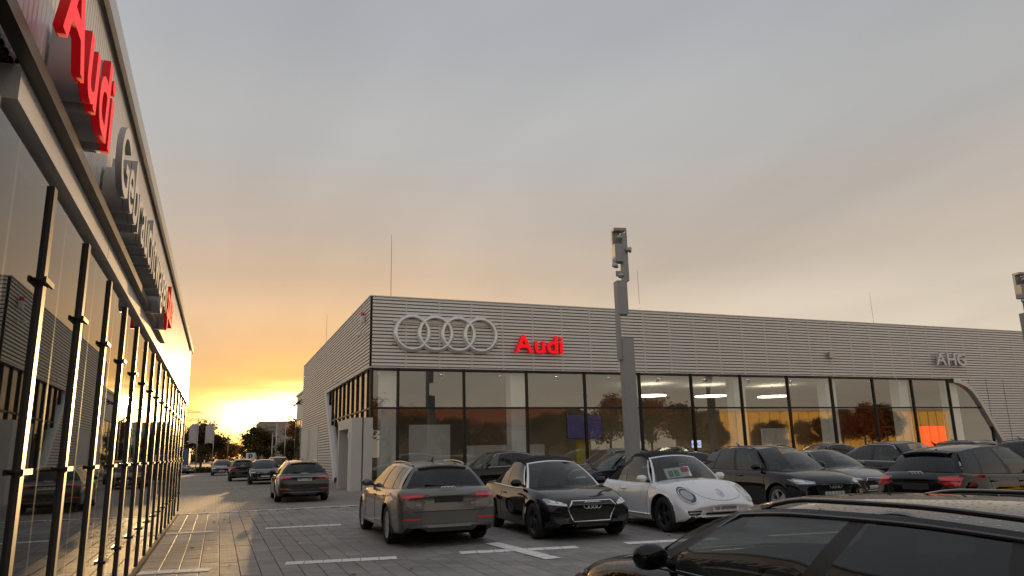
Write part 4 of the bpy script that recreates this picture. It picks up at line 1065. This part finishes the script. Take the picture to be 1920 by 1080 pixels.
# --- compact SUV seen from the front
SUV = spec(name='suv', L=4.48, W=1.86, H=1.60, wb=2.68, fo=.90, rw=.355, gc=.22, clad=True, top=[(-2.24, 1.0), (-2.0, 1.10), (-1.4, 1.08), (0, 1.06), (.85, 1.05), (1.5, 1.0), (2.0, .91), (2.24, .80)],
    rear_base=-1.98, cowl=.95, roof_f=.28, roof_r=-1.62, roof_w=.60, roof_z=[1.49, 1.54, 1.545, 1.52, 1.47], side=SIDE5, rails=True, doors=[.9, -.16, -1.1], handles=[-.02, -.98], roof_crown=.05, rear_q=.88, rear_v=(.06, .78), lean_f=.06, spokes=5, bow_f=.24)
suv = car_proto(SUV)
def finish_suv(c):
    grille_frame(c, .42, .80, .40, .50, .36, .66, .0, slats=5)
    b = MB()
    for t in np.linspace(-.36, .36, 9): b.tube(c.proj('f', [(t, z) for z in np.linspace(.45, .78, 6)], .014), .007, 4)
    c.part('grille_bar', b, MATS['black_gloss'])
    emblem(c, 'f', 0, .70, .055, .009)
    both(c, 'headlamp', 'f', [(.53, .74), (.82, .74), (.86, .84), (.80, .86), (.50, .79)], lamp_lens, .008, inner=[[(.56, .755), (.80, .755), (.80, .775), (.56, .775)], [(.70, .78), (.82, .79), (.82, .835), (.70, .815)]], imat=lamp_white)
    both(c, 'air_intake', 'f', [(.56, .36), (.84, .38), (.84, .52), (.64, .50)], dark)
    c.part('skid_plate', c.decal('f', [(-.5, .27), (.5, .27), (.54, .35), (-.54, .35)], .008), alu)
    both(c, 'tail_lamp', 'r', [(.44, .85), (.60, .80), (.88, .79), (.90, .97), (.80, .985), (.46, .965)], redlamp_d, inner=[[(.56, .83), (.86, .815), (.86, .865), (.52, .875)], [(.5, .90), (.86, .89), (.86, .95), (.49, .95)]], imat=redlamp, ioff=.013)
    emblem(c, 'r', 0, 1.0, .05, .008)
    b = MB(); p = [c.rpt(q, v) for q, v in ((-.1, .06), (.35, .10))]; b.tube([(x-.02, y, z) for x, y, z in p], .014, 6); c.part('wiper', b, dark)
    pr = [c.rpt(q, .97) for q in np.linspace(-.9, .9, 11)]
    b = MB(); b.grid([[(x+.02, y, z), (x-.14, y, z-.015), (x-.135, y, z-.04), (x+.0, y, z-.07)] for x, y, z in pr], 0); c.part('spoiler', b, MATS['black_gloss'])
    c.part('bumper_insert', c.decal('r', [(-.78, .30), (.78, .30), (.74, .44), (-.74, .44)], .006), dark)
    b = MB(); b.tube([(-1.2, 0, c.S['roof_z'][2]+.05), (-1.33, 0, c.S['roof_z'][2]+.12)], .02, 6, r1=.008); c.part('antenna', b, dark)
finish_suv(suv); plate(suv, 'f', .52, face=platewhite); plate(suv, 'r', .78, face=dark)
SUV2 = dict(SUV, name='small_suv', L=4.20, W=1.80, H=1.52, wb=2.60, fo=.83, rw=.34, rails=False, top=[(-2.1, .98), (-1.88, 1.06), (-1.3, 1.04), (0, 1.0), (.8, .99), (1.4, .95), (1.85, .87), (2.1, .77)], rear_base=-1.86, cowl=.85, roof_f=.2, roof_r=-1.42, roof_z=[1.43, 1.47, 1.47, 1.44, 1.385], doors=[.82, -.2, -1.1], handles=[-.05, -.98], roof_w=.585)
suv_s = car_proto(SUV2); finish_suv(suv_s); plate(suv_s, 'r', .78, face=dark); plate(suv_s, 'f', .5, face=dark)
# --- sloping-roof SUV with chrome window line, also used for saloons in the rows behind
SPORT = dict(SUV, name='sportback', L=4.9, W=1.93, H=1.62, wb=2.93, fo=.90, rw=.37, rails=False, chrome=True, top=[(-2.45, 1.04), (-2.25, 1.12), (-1.6, 1.11), (0, 1.07), (.95, 1.05), (1.7, 1.0), (2.2, .9), (2.45, .8)], rear_base=-2.05, cowl=1.05, roof_f=.35, roof_r=-1.25, roof_w=.60,
    roof_z=[1.52, 1.57, 1.57, 1.52, 1.42], side=[('b', 0, .04), ('g', .04, .42), ('b', .42, .46), ('g', .46, .78), ('b', .78, .80), ('g', .80, .93), ('p', .93, 1)], doors=[.98, -.15, -1.2], handles=[0, -1.05], rear_v=(.08, .9))
spo = car_proto(SPORT); finish_suv(spo)
SALOON = dict(ESTATE, name='saloon', L=4.76, rails=False, chrome=True, H=1.43, rear_base=-1.75, roof_f=.30, roof_r=-1.0, roof_z=[1.36, 1.385, 1.38, 1.35, 1.28], rear_v=(.06, .94), fo=.88, wb=2.82, top=[(-2.38, .93), (-2.1, 1.02), (-1.5, 1.01), (0, .97), (1.0, .955), (1.6, .89), (2.1, .78), (2.38, .69)])
sal = car_proto(SALOON)
both(sal, 'tail_lamp', 'r', [(.42, .80), (.90, .79), (.92, .88), (.42, .88)], redlamp_d); grille_frame(sal, .30, .68, .36, .46, .34, .56, .010); emblem(sal, 'f', 0, .62)
both(sal, 'headlamp', 'f', [(.52, .62), (.82, .66), (.84, .73), (.50, .68)], lamp_lens, .008, inner=[[(.56, .645), (.80, .675), (.80, .695), (.56, .665)]], imat=lamp_white); plate(sal, 'f', .45); plate(sal, 'r', .68)

GP = 'used cars parked before the showroom glass'
place(est, 'parked_car', 3.92, 15.25, 1.5, 'grey', 'olive grey estate car seen from behind with blank black plate and red lamps')
place(cab, 'parked_car', 6.47, 14.35, 183, 'black', 'black convertible with closed soft top and chrome windscreen frame')
ob = place(bee, 'parked_car', 9.05, 13.85, 183, 'white', 'white rounded convertible with black soft top and round headlamps')
place(suv, 'parked_car', 12.75, 14.9, 183, 'black', 'black compact SUV facing us right behind the white convertible')
place(suv_s, 'parked_car', 14.15, 10.55, 84, 'black', 'black small SUV seen from its rear corner with bright red tail lamp')
place(near, 'parked_car', 3.32, 3.15, 1.0, 'wet', 'black estate car close by with wet roof and wing mirror, nearest of all')
place(est2, 'parked_car', 2.95, 30.0, 1.0, 'darkgrey', 'dark estate car with white number plate WI TS 7344 by the entrance portal')
place(spo, 'parked_car', 10.3, 27.6, 270, 'black', 'black sloping-roof car with chrome window line behind the grey estate', group=GP)
place(spo, 'parked_car', 15.6, 27.8, 268, 'graphite', 'dark grey SUV behind the black convertible, left of the light column foot', group=GP)
place(sal, 'parked_car', 13.6, 23.6, 268, 'navy', 'dark saloon with chrome window line between the two convertibles', group=GP)
place(sal, 'parked_car', 18.4, 27.0, 268, 'black', 'black saloon behind the roof of the white convertible', group=GP)
place(suv, 'parked_car', 21.4, 27.0, 268, 'darkgrey', 'dark SUV with roof rails behind the black compact SUV', group=GP)
place(spo, 'parked_car', 27.3, 28.0, 270, 'darkgrey', 'dark grey SUV before the glass between second and third disc lamp', group=GP)
place(sal, 'parked_car', 16.6, 17.4, 183, 'graphite', 'grey saloon squeezed between the black compact SUV and the small SUV', group=GP)
place(sal, 'parked_car', 30.5, 27.4, 268, 'black', 'black saloon low behind the grey saloon', group=GP)
place(spo, 'parked_car', 19.6, 17.0, 183, 'navy', 'navy SUV with chrome window line rising behind the small SUV', group=GP)
place(suv, 'parked_car', 28.6, 21.0, 183, 'darkgrey', 'dark SUV partly hidden behind the navy SUV', group=GP)
place(suv, 'parked_car', 22.3, 13.9, 183, 'graphite', 'dark grey SUV at the right edge beside the small SUV', group=GP)
place(sal, 'parked_car', 41.2, 28.0, 268, 'white', 'white car at the far right before the slanted frame', group=GP)
GF = 'cars parked along the far lane'
place(sal, 'parked_car', .45, 77, 181, 'darkgrey', 'dark saloon facing us alone in the middle of the far lane', group=GF)
place(suv_s, 'parked_car', 1.65, 57, 0, 'black', 'black hatchback seen from behind in the far lane', group=GF)
place(est2, 'parked_car', 2.75, 49.5, 181, 'black', 'black estate facing us with chrome-edged grille in the far lane', group=GF)
place(suv, 'parked_car', 4.3, 60, 181, 'graphite', 'grey SUV hidden behind the estate in the far lane', group=GF)
place(sal, 'parked_car', -4.6, 88, 120, 'darkgrey', 'dark car by the hedge just past the glass hall', group=GF)

# ------------------------------------------------------------------ lamp columns
m_post = mat('grey_column_paint', (.30, .30, .295), .5, .2, var=.05)
def light_column(x, y, label):
    o = tag(empty('light_column', (x, y, 0), R(-12)), label, 'lamp post', 'grey light columns')
    a, h = .20, .001
    b = MB(); b.box((-.20, -.20, 0), (.22, .20, 5.35)); b.box((-.29, -.17, 4.6), (-.205, .17, 6.2)); b.box((-.27, -.199, 6.2), (.10, .199, 7.4)); b.build('mast', m_post, o)
    b = MB(); b.box((.02, -.18, 7.4), (.205, .18, 9.15)); b.box((-.27, -.18, 7.55), (.02, -.12, 7.75)); b.box((-.27, -.19, 8.1), (.015, .19, 8.75)); b.box((-.27, -.19, 9.25), (.20, .19, 9.35)); b.box((-.27, .05, 8.75), (.015, .19, 9.25)); b.box((.14, -.19, 9.15), (.2, .19, 9.25)); b.build('head', m_post, o)
    for (lx, ly, lz, dx, dy, dz) in ((-.1, -.12, 9.02, 0, -.12, -.06), (.12, -.14, 8.55, .14, -.16, -.05), (-.2, -.12, 7.9, -.14, -.14, .05), (-.08, -.1, 7.62, -.05, -.13, -.05)):
        sp = MB(); sp.tube([(lx, ly, lz), (lx+dx*.4, ly+dy*.4, lz+dz*.4), (lx+dx, ly+dy, lz+dz)], .05, 12, r1=.11); s = sp.build('spotlight', alu, o)
        g = MB(); g.tube([(lx+dx, ly+dy, lz+dz), (lx+dx*1.08, ly+dy*1.08, lz+dz*1.08)], .095, 12); g.build('lens', lamp_lens, s)
    return o
light_column(13.05, 22.0, 'tall grey light column with notched head and spotlights before the showroom')
light_column(35.25, 22.5, 'second grey light column cut off by the right picture edge')

# ------------------------------------------------------------------ trees and far things
def leaf_mat(name, c1, c2):
    m = bpy.data.materials.new(name); m.use_nodes = True; t = m.node_tree; b = t.nodes['Principled BSDF']; b.inputs['Roughness'].default_value = .7
    oi = t.nodes.new('ShaderNodeNewGeometry'); cr = t.nodes.new('ShaderNodeValToRGB'); cr.color_ramp.elements[0].color = (*c1, 1); cr.color_ramp.elements[1].color = (*c2, 1)
    t.links.new(oi.outputs['Random Per Island'], cr.inputs[0]); t.links.new(cr.outputs[0], b.inputs['Base Color'])
    tr = t.nodes.new('ShaderNodeBsdfTranslucent'); t.links.new(cr.outputs[0], tr.inputs[0]); mxs = t.nodes.new('ShaderNodeMixShader'); mxs.inputs[0].default_value = .35
    t.links.new(b.outputs[0], mxs.inputs[1]); t.links.new(tr.outputs[0], mxs.inputs[2]); t.links.new(mxs.outputs[0], t.nodes['Material Output'].inputs[0]); return m
bark = mat('bark', (.06, .045, .035), .9, bump=.5)
def tree_meshes(h, rx, nl, lm, seed, leaf=.22):
    rng = random.Random(seed); tb = MB(); ends = []
    tb.tube([(0, 0, 0), (.04, .02, h*.2), (-.03, .04, h*.42), (.02, 0, h*.62)], h*.022, 9, r1=h*.010)
    for i in range(13):
        z0 = h*(.25+.035*i); a = rng.uniform(0, 6.28)+i*2.4; l = rx*rng.uniform(.55, 1.0)*(1 - .35*abs(i-5)/8); dz = h*rng.uniform(.10, .26)
        mid = Vector((math.cos(a)*l*.5, math.sin(a)*l*.5, z0+dz*.45)); end = Vector((math.cos(a)*l, math.sin(a)*l, z0+dz))
        tb.tube([(0, 0, z0), mid, end], h*.008, 6, r1=h*.002); ends += [end, mid.lerp(end, .5)]
        for q in range(2):
            e2 = mid + Vector((rng.uniform(-1, 1), rng.uniform(-1, 1), rng.uniform(.1, 1)))*rx*.4; tb.tube([mid, e2], h*.004, 5, r1=h*.001); ends.append(e2)
    ends += [Vector((rng.uniform(-.3, .3)*rx, rng.uniform(-.3, .3)*rx, h*rng.uniform(.7, .93))) for _ in range(9)]
    lb = MB()
    for i in range(nl):
        e = rng.choice(ends); r = rx*.30
        p = e + Vector((rng.gauss(0, .5), rng.gauss(0, .5), rng.gauss(0, .42)))*r
        n = Vector((rng.gauss(0, 1), rng.gauss(0, 1), rng.gauss(0, 1))).normalized(); u = n.orthogonal().normalized(); w = n.cross(u); s = leaf*rng.uniform(.6, 1.3)
        lb.add([p-u*s*.5, p+w*s*.32, p+u*s*.5, p-w*s*.32], [(0,1,2,3)])
    return tb.mesh('trunk', [bark]), lb.mesh('crown', [lm])
lm_dark = leaf_mat('leaves_dark', (.03, .032, .012), (.10, .075, .025)); lm_or = leaf_mat('leaves_autumn', (.12, .05, .012), (.26, .10, .02)); lm_red = leaf_mat('leaves_red', (.2, .03, .01), (.30, .08, .02)); lm_ol = leaf_mat('leaves_olive', (.04, .042, .012), (.12, .085, .02))
TM = {k: tree_meshes(*a) for k, a in dict(a=(7, 2.6, 9000, lm_dark, 1, .3), b=(7, 2.5, 9000, lm_ol, 2, .3), c=(7, 2.7, 7000, lm_or, 3, .28), d=(6, 2.2, 5000, lm_red, 4, .26)).items()}
def tree(kind, x, y, s, label, sx=1.0, group=None, name='tree'):
    o = tag(empty(name, (x, y, 0), random.uniform(0, 6)), label, 'tree', group); o.scale = (s*sx, s*sx, s)
    link('trunk', TM[kind][0], o); link('crown', TM[kind][1], o); return o
GT = 'trees at the end of the lane'
tree('a', -1.9, 98, .86, 'dark round tree behind the two white flags', 1.25, GT)
tree('c', -6.2, 100, .75, 'orange-leaved tree half hidden by the glass hall', 1, GT)
tree('b', 4.9, 104, .80, 'olive bushy tree before the far office block', 1.1, GT)
tree('a', 8.6, 100, .55, 'low dark tree against the annex wall', 1.3, GT)
tree('c', 1.8, 150, .62, 'small glowing orange tree far off under the sunset', 1.4, GT)
tree('c', 11.0, 112, 1.05, 'orange tree peeping out beside the annex', 1, GT)
# hedge
hb = MB(); rng = random.Random(5)
hb.box((-5.5, -.4, 0), (5.5, .4, .5), 1)
for i in range(4200):
    p = Vector((rng.uniform(-5.6, 5.6), rng.uniform(-.5, .5), rng.uniform(.03, .64))); n = Vector((rng.gauss(0,1), rng.gauss(0,1), rng.gauss(0,1))).normalized(); u = n.orthogonal().normalized(); w = n.cross(u)
    hb.add([p-u*.09, p+w*.06, p+u*.09, p-w*.06], [(0,1,2,3)], 0)
tag(hb.build('hedge', [lm_dark, mat('hedge_core', (.012, .014, .006), .9)], None, (-4.8, 92, 0), fix=False), 'low clipped dark hedge across the end of the lane', 'hedge')
# flags
flagm = mat('white_flag_cloth', (.42, .40, .40), .8, var=.05)
for k, (x, y) in enumerate(((-2.15, 86), (-.55, 86))):
    o = tag(empty('flag', (x, y, 0)), ('white banner flag on a pole, the one nearer the glass hall', 'white banner flag on a pole, the one nearer the open lane')[k], 'flag', 'white flags')
    b = MB(); b.tube([(0, 0, 0), (0, 0, 5.9)], .05, 8, r1=.03); b.build('pole', alu, o)
    b = MB(); b.grid([[(-.06 - .8*u, .14*math.sin(4*u+v*3), 5.2-2.1*v - .25*u*(1-v) + .12*math.sin(u*3)) for v in np.linspace(0, 1, 10)] for u in np.linspace(0, 1, 7)], 0); b.build('cloth', flagm, o)
    b = MB(); b.box((-.75, -.03, 3.35), (-.35, -.028+.10, 3.5)); b.build('print', signgrey, o)
# street lamps and poles
def street_lamp(x, y, h, label, dbl=False):
    o = tag(empty('street_lamp', (x, y, 0)), label, 'street lamp', 'street lamps at the end of the lane')
    b = MB(); b.tube([(0, 0, 0), (0, 0, h)], .07, 8, r1=.04); b.build('pole', alu, o)
    b = MB(); b.box((-.35, -.14, h), (.35, .14, h+.08)); b.build('lamp_head', alu, o)
street_lamp(5.75, 84, 6.6, 'tall street lamp with flat head standing against the glow')
street_lamp(4.6, 72, 4.0, 'shorter street lamp beside the parking sign')
for k, (x, y, h, lab) in enumerate(((1.05, 97, 5.0, 'slim pole in the middle of the far opening'), (6.5, 82, 5.4, 'slim bare flagpole left of the annex, first of three'), (7.4, 80, 5.4, 'slim bare flagpole by the annex, middle of three'), (8.0, 78.5, 5.2, 'slim bare flagpole closest to the annex wall'))):
    b = MB(); b.tube([(0, 0, 0), (0, 0, h)], .05, 8, r1=.03); tag(b.build('pole', alu, None, (x, y, 0)), lab, 'pole', 'slim poles')
# parking sign
o = tag(empty('parking_sign', (2.85, 74, 0)), 'small white parking sign with the letter P', 'sign')
b = MB(); b.tube([(0, 0, 0), (0, 0, 1.9)], .035, 8); b.build('post', alu, o); b = MB(); b.box((-.42, -.06, 1.25), (.42, -.02, 2.0)); b.build('panel', platewhite, o); letters(o, 'P', .75, .004, [inkblack], frame((-.2, -.066, 1.36), (1,0,0), (0,0,1)), bold=.02)
# far office block with strip windows
fb_ = tag(empty('office_block', (7.5, 158, 0)), 'beige flat-roofed office block with window strips far behind the trees', 'building')
b = MB(); b.box((0, 0, 0), (22, 16, 8.4)); b.build('wall', mat('beige_render', (.34, .29, .25), .8), fb_)
b = MB(); b.box((-.1, -.1, 8.4), (22.1, 16.1, 8.7)); b.build('roof', alu, fb_)
for i in range(5):
    for z in (1.0, 3.7, 6.2):
        b = MB(); b.box((1.0+i*4.2, -.06, z), (3.0+i*4.2, -.0, z+1.5)); b.build('window', mat('far_window', (.12, .13, .14), .2), fb_)
b = MB(); b.box((5.2, -.08, .2), (8.4, -.005, 8.3)); b.build('stair_panel', greywhite, fb_)
ob2 = tag(empty('far_shed', (-11, 108, 0)), 'blue shed wall past the end of the glass hall', 'shed')
b = MB(); b.box((0, 0, 0), (7.4, 6, 3.0)); b.build('wall', mat('blue_sheet', (.06, .13, .28), .6), ob2); b = MB(); b.box((-.1, -.1, 3.0), (7.5, 6.1, 3.15)); b.build('roof', alu, ob2)
# pylon
py = tag(empty('power_pylon', (-13.0, 300, 0)), 'steel lattice power pylon arms against the sunset', 'pylon'); b = MB()
for s in (-1, 1):
    for t in (-1, 1): b.tube([(s*2.2, t*2.2, 0), (s*.5, t*.5, 19)], .10, 5)
    for z, l in ((15.6, 9.5), (18.5, 6.5)):
        b.tube([(0, 0, z), (s*l, 0, z)], .09, 5); b.tube([(0, 0, z+1.1), (s*l, 0, z)], .07, 5)
        for q in (.3, .55, .8, 1): b.tube([(s*l*q, 0, z), (s*l*q, 0, z-1.0)], .06, 5)
        for q in range(5): b.tube([(s*l*q/5, 0, z), (s*l*(q+1)/5, 0, z + 1.1*(1-(q+1)/5))], .05, 4)
for z in range(1, 18, 3):
    k = 2.2-1.7*z/19; k2 = 2.2-1.7*(z+3)/19
    for t in (-1, 1): b.tube([(-k, t*k, z), (k2, t*k2, z+3)], .06, 4); b.tube([(k, t*k, z), (-k2, t*k2, z+3)], .06, 4)
b.build('lattice', blackmetal, py)
# what the glass mirrors: halls and trees on the near side, behind us
wh = tag(empty('brick_hall', (20, -30, 0)), 'long cream hall with red-brown tiled roof, seen only mirrored in the glass', 'hall')
b = MB(); b.box((0, 0, 0), (27, 10, 4.9)); b.build('wall', mat('cream_render', (.72, .60, .38), .8), wh)
b = MB(); b.prism([(-.6, 4.8), (10.6, 4.8), (5, 7.3)], lambda a, c, d: (d, a, c), -.7, 27.7); b.build('roof', mat('clay_tiles', (.20, .06, .03), .8, var=.2, nscale=3), wh)
for i in range(6): b = MB(); b.box((1.6+i*4.3, 10, 1.2), (3.2+i*4.3, 10.06, 2.9)); b.build('window', mat('far_window', (.12, .13, .14), .2), wh)
wh2 = tag(empty('sheet_hall', (70, -34, 0)), 'yellow sheet-clad warehouse, seen only mirrored in the glass', 'hall')
b = MB(); b.box((0, 0, 0), (48, 12, 6.6)); b.build('wall', mat('yellow_sheet', (.60, .42, .14), .7), wh2)
b = MB(); b.box((-.3, -.3, 6.6), (48.3, 12.3, 7.0)); b.build('roof', alu, wh2)
for i in range(24): b = MB(); b.box((i*2+.9, 12, .0), (i*2+1.02, 12.1, 6.55)); b.build('sheet_rib', mat('yellow_sheet_rib', (.5, .35, .12), .7), wh2)
GR = 'trees mirrored in the showroom glass'
CNT = {}; ORD = 'first second third fourth fifth sixth seventh eighth'.split()
for i, (k, x, y, s) in enumerate(sorted((('a', 27, -17, .85), ('d', 31, -16, .85), ('b', 38, -15, .9), ('a', 43, -18, 1.0), ('c', 49, -18, 1.25), ('c', 54, -16, 1.2), ('b', 60, -18, 1.1), ('a', 66, -18, .75), ('b', 77, -19, .75), ('a', 86, -18, .8), ('c', 94, -18, 1.1), ('b', 100, -19, 1.1), ('c', 21, -15, 1.0), ('c', 16, -20, 1.2), ('d', 6, -16, 1.2), ('c', 1, -18, 1.25), ('b', -5, -16, 1.2)), key=lambda t: t[1])):
    CNT[k] = CNT.get(k, 0) + 1
    tree(k, x, y, s, '%s %s tree mirrored in the showroom glass, counted from the corner with the rings' % (ORD[CNT[k]-1], dict(a='dark', b='olive', c='orange', d='red')[k]), 1.1, GR)

# far wood along the skyline
wb_ = MB(); rng = random.Random(9)
for i in range(9000):
    x = rng.uniform(-160, 190); hh = 5.5 + 2.2*math.sin(x*.11) + 1.4*math.sin(x*.37+1); p = Vector((x, rng.uniform(-6, 6), hh*rng.random()**.7)); n = Vector((rng.gauss(0,1), rng.gauss(0,1), rng.gauss(0,.6))).normalized(); u = n.orthogonal().normalized(); w = n.cross(u); q = rng.uniform(.5, 1.1)
    wb_.add([p-u*q, p+w*q*.7, p+u*q, p-w*q*.7], [(0,1,2,3)])
tag(wb_.build('treeline', lm_ol, None, (0, 330, 0), fix=False), 'far dark wood along the skyline under the sunset', 'wood', kind='stuff')
# price sheet behind the windscreen of the white convertible
ps = tag(empty('price_sheet'), 'white price sheet with green columns and red corner behind the white convertible windscreen', 'price sheet'); ps.parent = None
o = Vector(bee.fpt(-.62, .12)); ux = (Vector(bee.fpt(-.10, .12))-o).normalized(); uv = (Vector(bee.fpt(-.62, .5))-o).normalized()
fm = frame(o - Vector((.03, 0, .01)), ux, uv)
ps.matrix_world = Matrix.Translation((9.05, 13.85, 0)) @ Matrix.Rotation(R(90-183), 4, 'Z') @ fm
b = MB(); b.box((0, 0, -.002), (.52, .27, .001)); b.build('sheet', platewhite, ps)
gm = mat('sheet_green', (.10, .34, .22), .6, var=0); rm_ = mat('sheet_red', (.5, .06, .07), .6, var=0)
for x0 in (.06, .18): b = MB(); b.box((x0, .03, .003), (x0+.10, .20, .004)); b.build('column_print', gm, ps)
b = MB(); b.box((.34, .12, .003), (.50, .25, .004)); b.build('corner_print', rm_, ps)

# row of downlights added to brighten the interior; cars on show behind the glass
dl = mat('added_downlight_glow', (.8, .8, .78), .5, emis=(1, .9, .74), estr=34, var=0)
for x in np.arange(7.6, 48, 3.4):
    for y in (38.0,):
        b = MB(); n = 14
        b.grid([[(.11*math.cos(a), .11*math.sin(a), z) for z in (-.20, 0)] for a in np.linspace(0, 2*math.pi, n+1)], 0); c_ = b.build('added_downlight', dark, show, (x-XS, y-YF, ZS-.002))
        b = MB(); b.add([(.10*math.cos(a), .10*math.sin(a), -.02) for a in np.linspace(0, 2*math.pi, n+1)[:-1]], [tuple(range(n))[::-1]]); b.build('lamp', dl, c_, fix=False)
place(suv, 'show_car', 25.3, 38.4, 240, 'graphite', 'grey SUV on show inside, behind the glass right of the light column', z=.04)
place(sal, 'show_car', 38.5, 38.8, 250, 'white', 'white saloon on show inside, behind the glass left of the red display', z=.04)
place(spo, 'show_car', 17.2, 40.2, 120, 'navy', 'dark car on show inside, behind the glass left of the light column', z=.04)
for i, x in enumerate((12.6, 22.6, 30.4)):
    d = tag(empty('desk', (x, 42.5, .04)), ('white sales desk deep in the showroom near the corner', 'white sales desk deep in the showroom behind the light column', 'white sales desk deep in the showroom under the disc lamps')[i], 'desk', 'sales desks')
    b = MB(); b.box((-.9, -.4, .70), (.9, .4, .75)); b.build('desk_top', white, d)
    for sx in (-.85, .85): b = MB(); b.box((sx-.03, -.38, 0), (sx+.03, .38, .70)); b.build('leg', alu, d)

# fallen leaves along the lane
fl = MB(); rng = random.Random(21)
for i in range(420):
    x, y = (rng.gauss(1.6, 1.0), rng.gauss(45, 4)) if i < 260 else (rng.uniform(-.6, 14), rng.uniform(9, 34))
    a = rng.uniform(0, 6.28); q = rng.uniform(.025, .05); c_, s_ = math.cos(a)*q, math.sin(a)*q; z = .008
    fl.add([(x-c_, y-s_, z), (x+s_*.6, y-c_*.6, z+.012), (x+c_, y+s_, z), (x-s_*.6, y+c_*.6, z+.008)], [(0,1,2,3)])
tag(fl.build('leaf_litter', leaf_mat('fallen_leaves', (.10, .05, .02), (.25, .13, .04)), None, fix=False), 'fallen brown leaves scattered over the paving', 'leaves', kind='stuff')
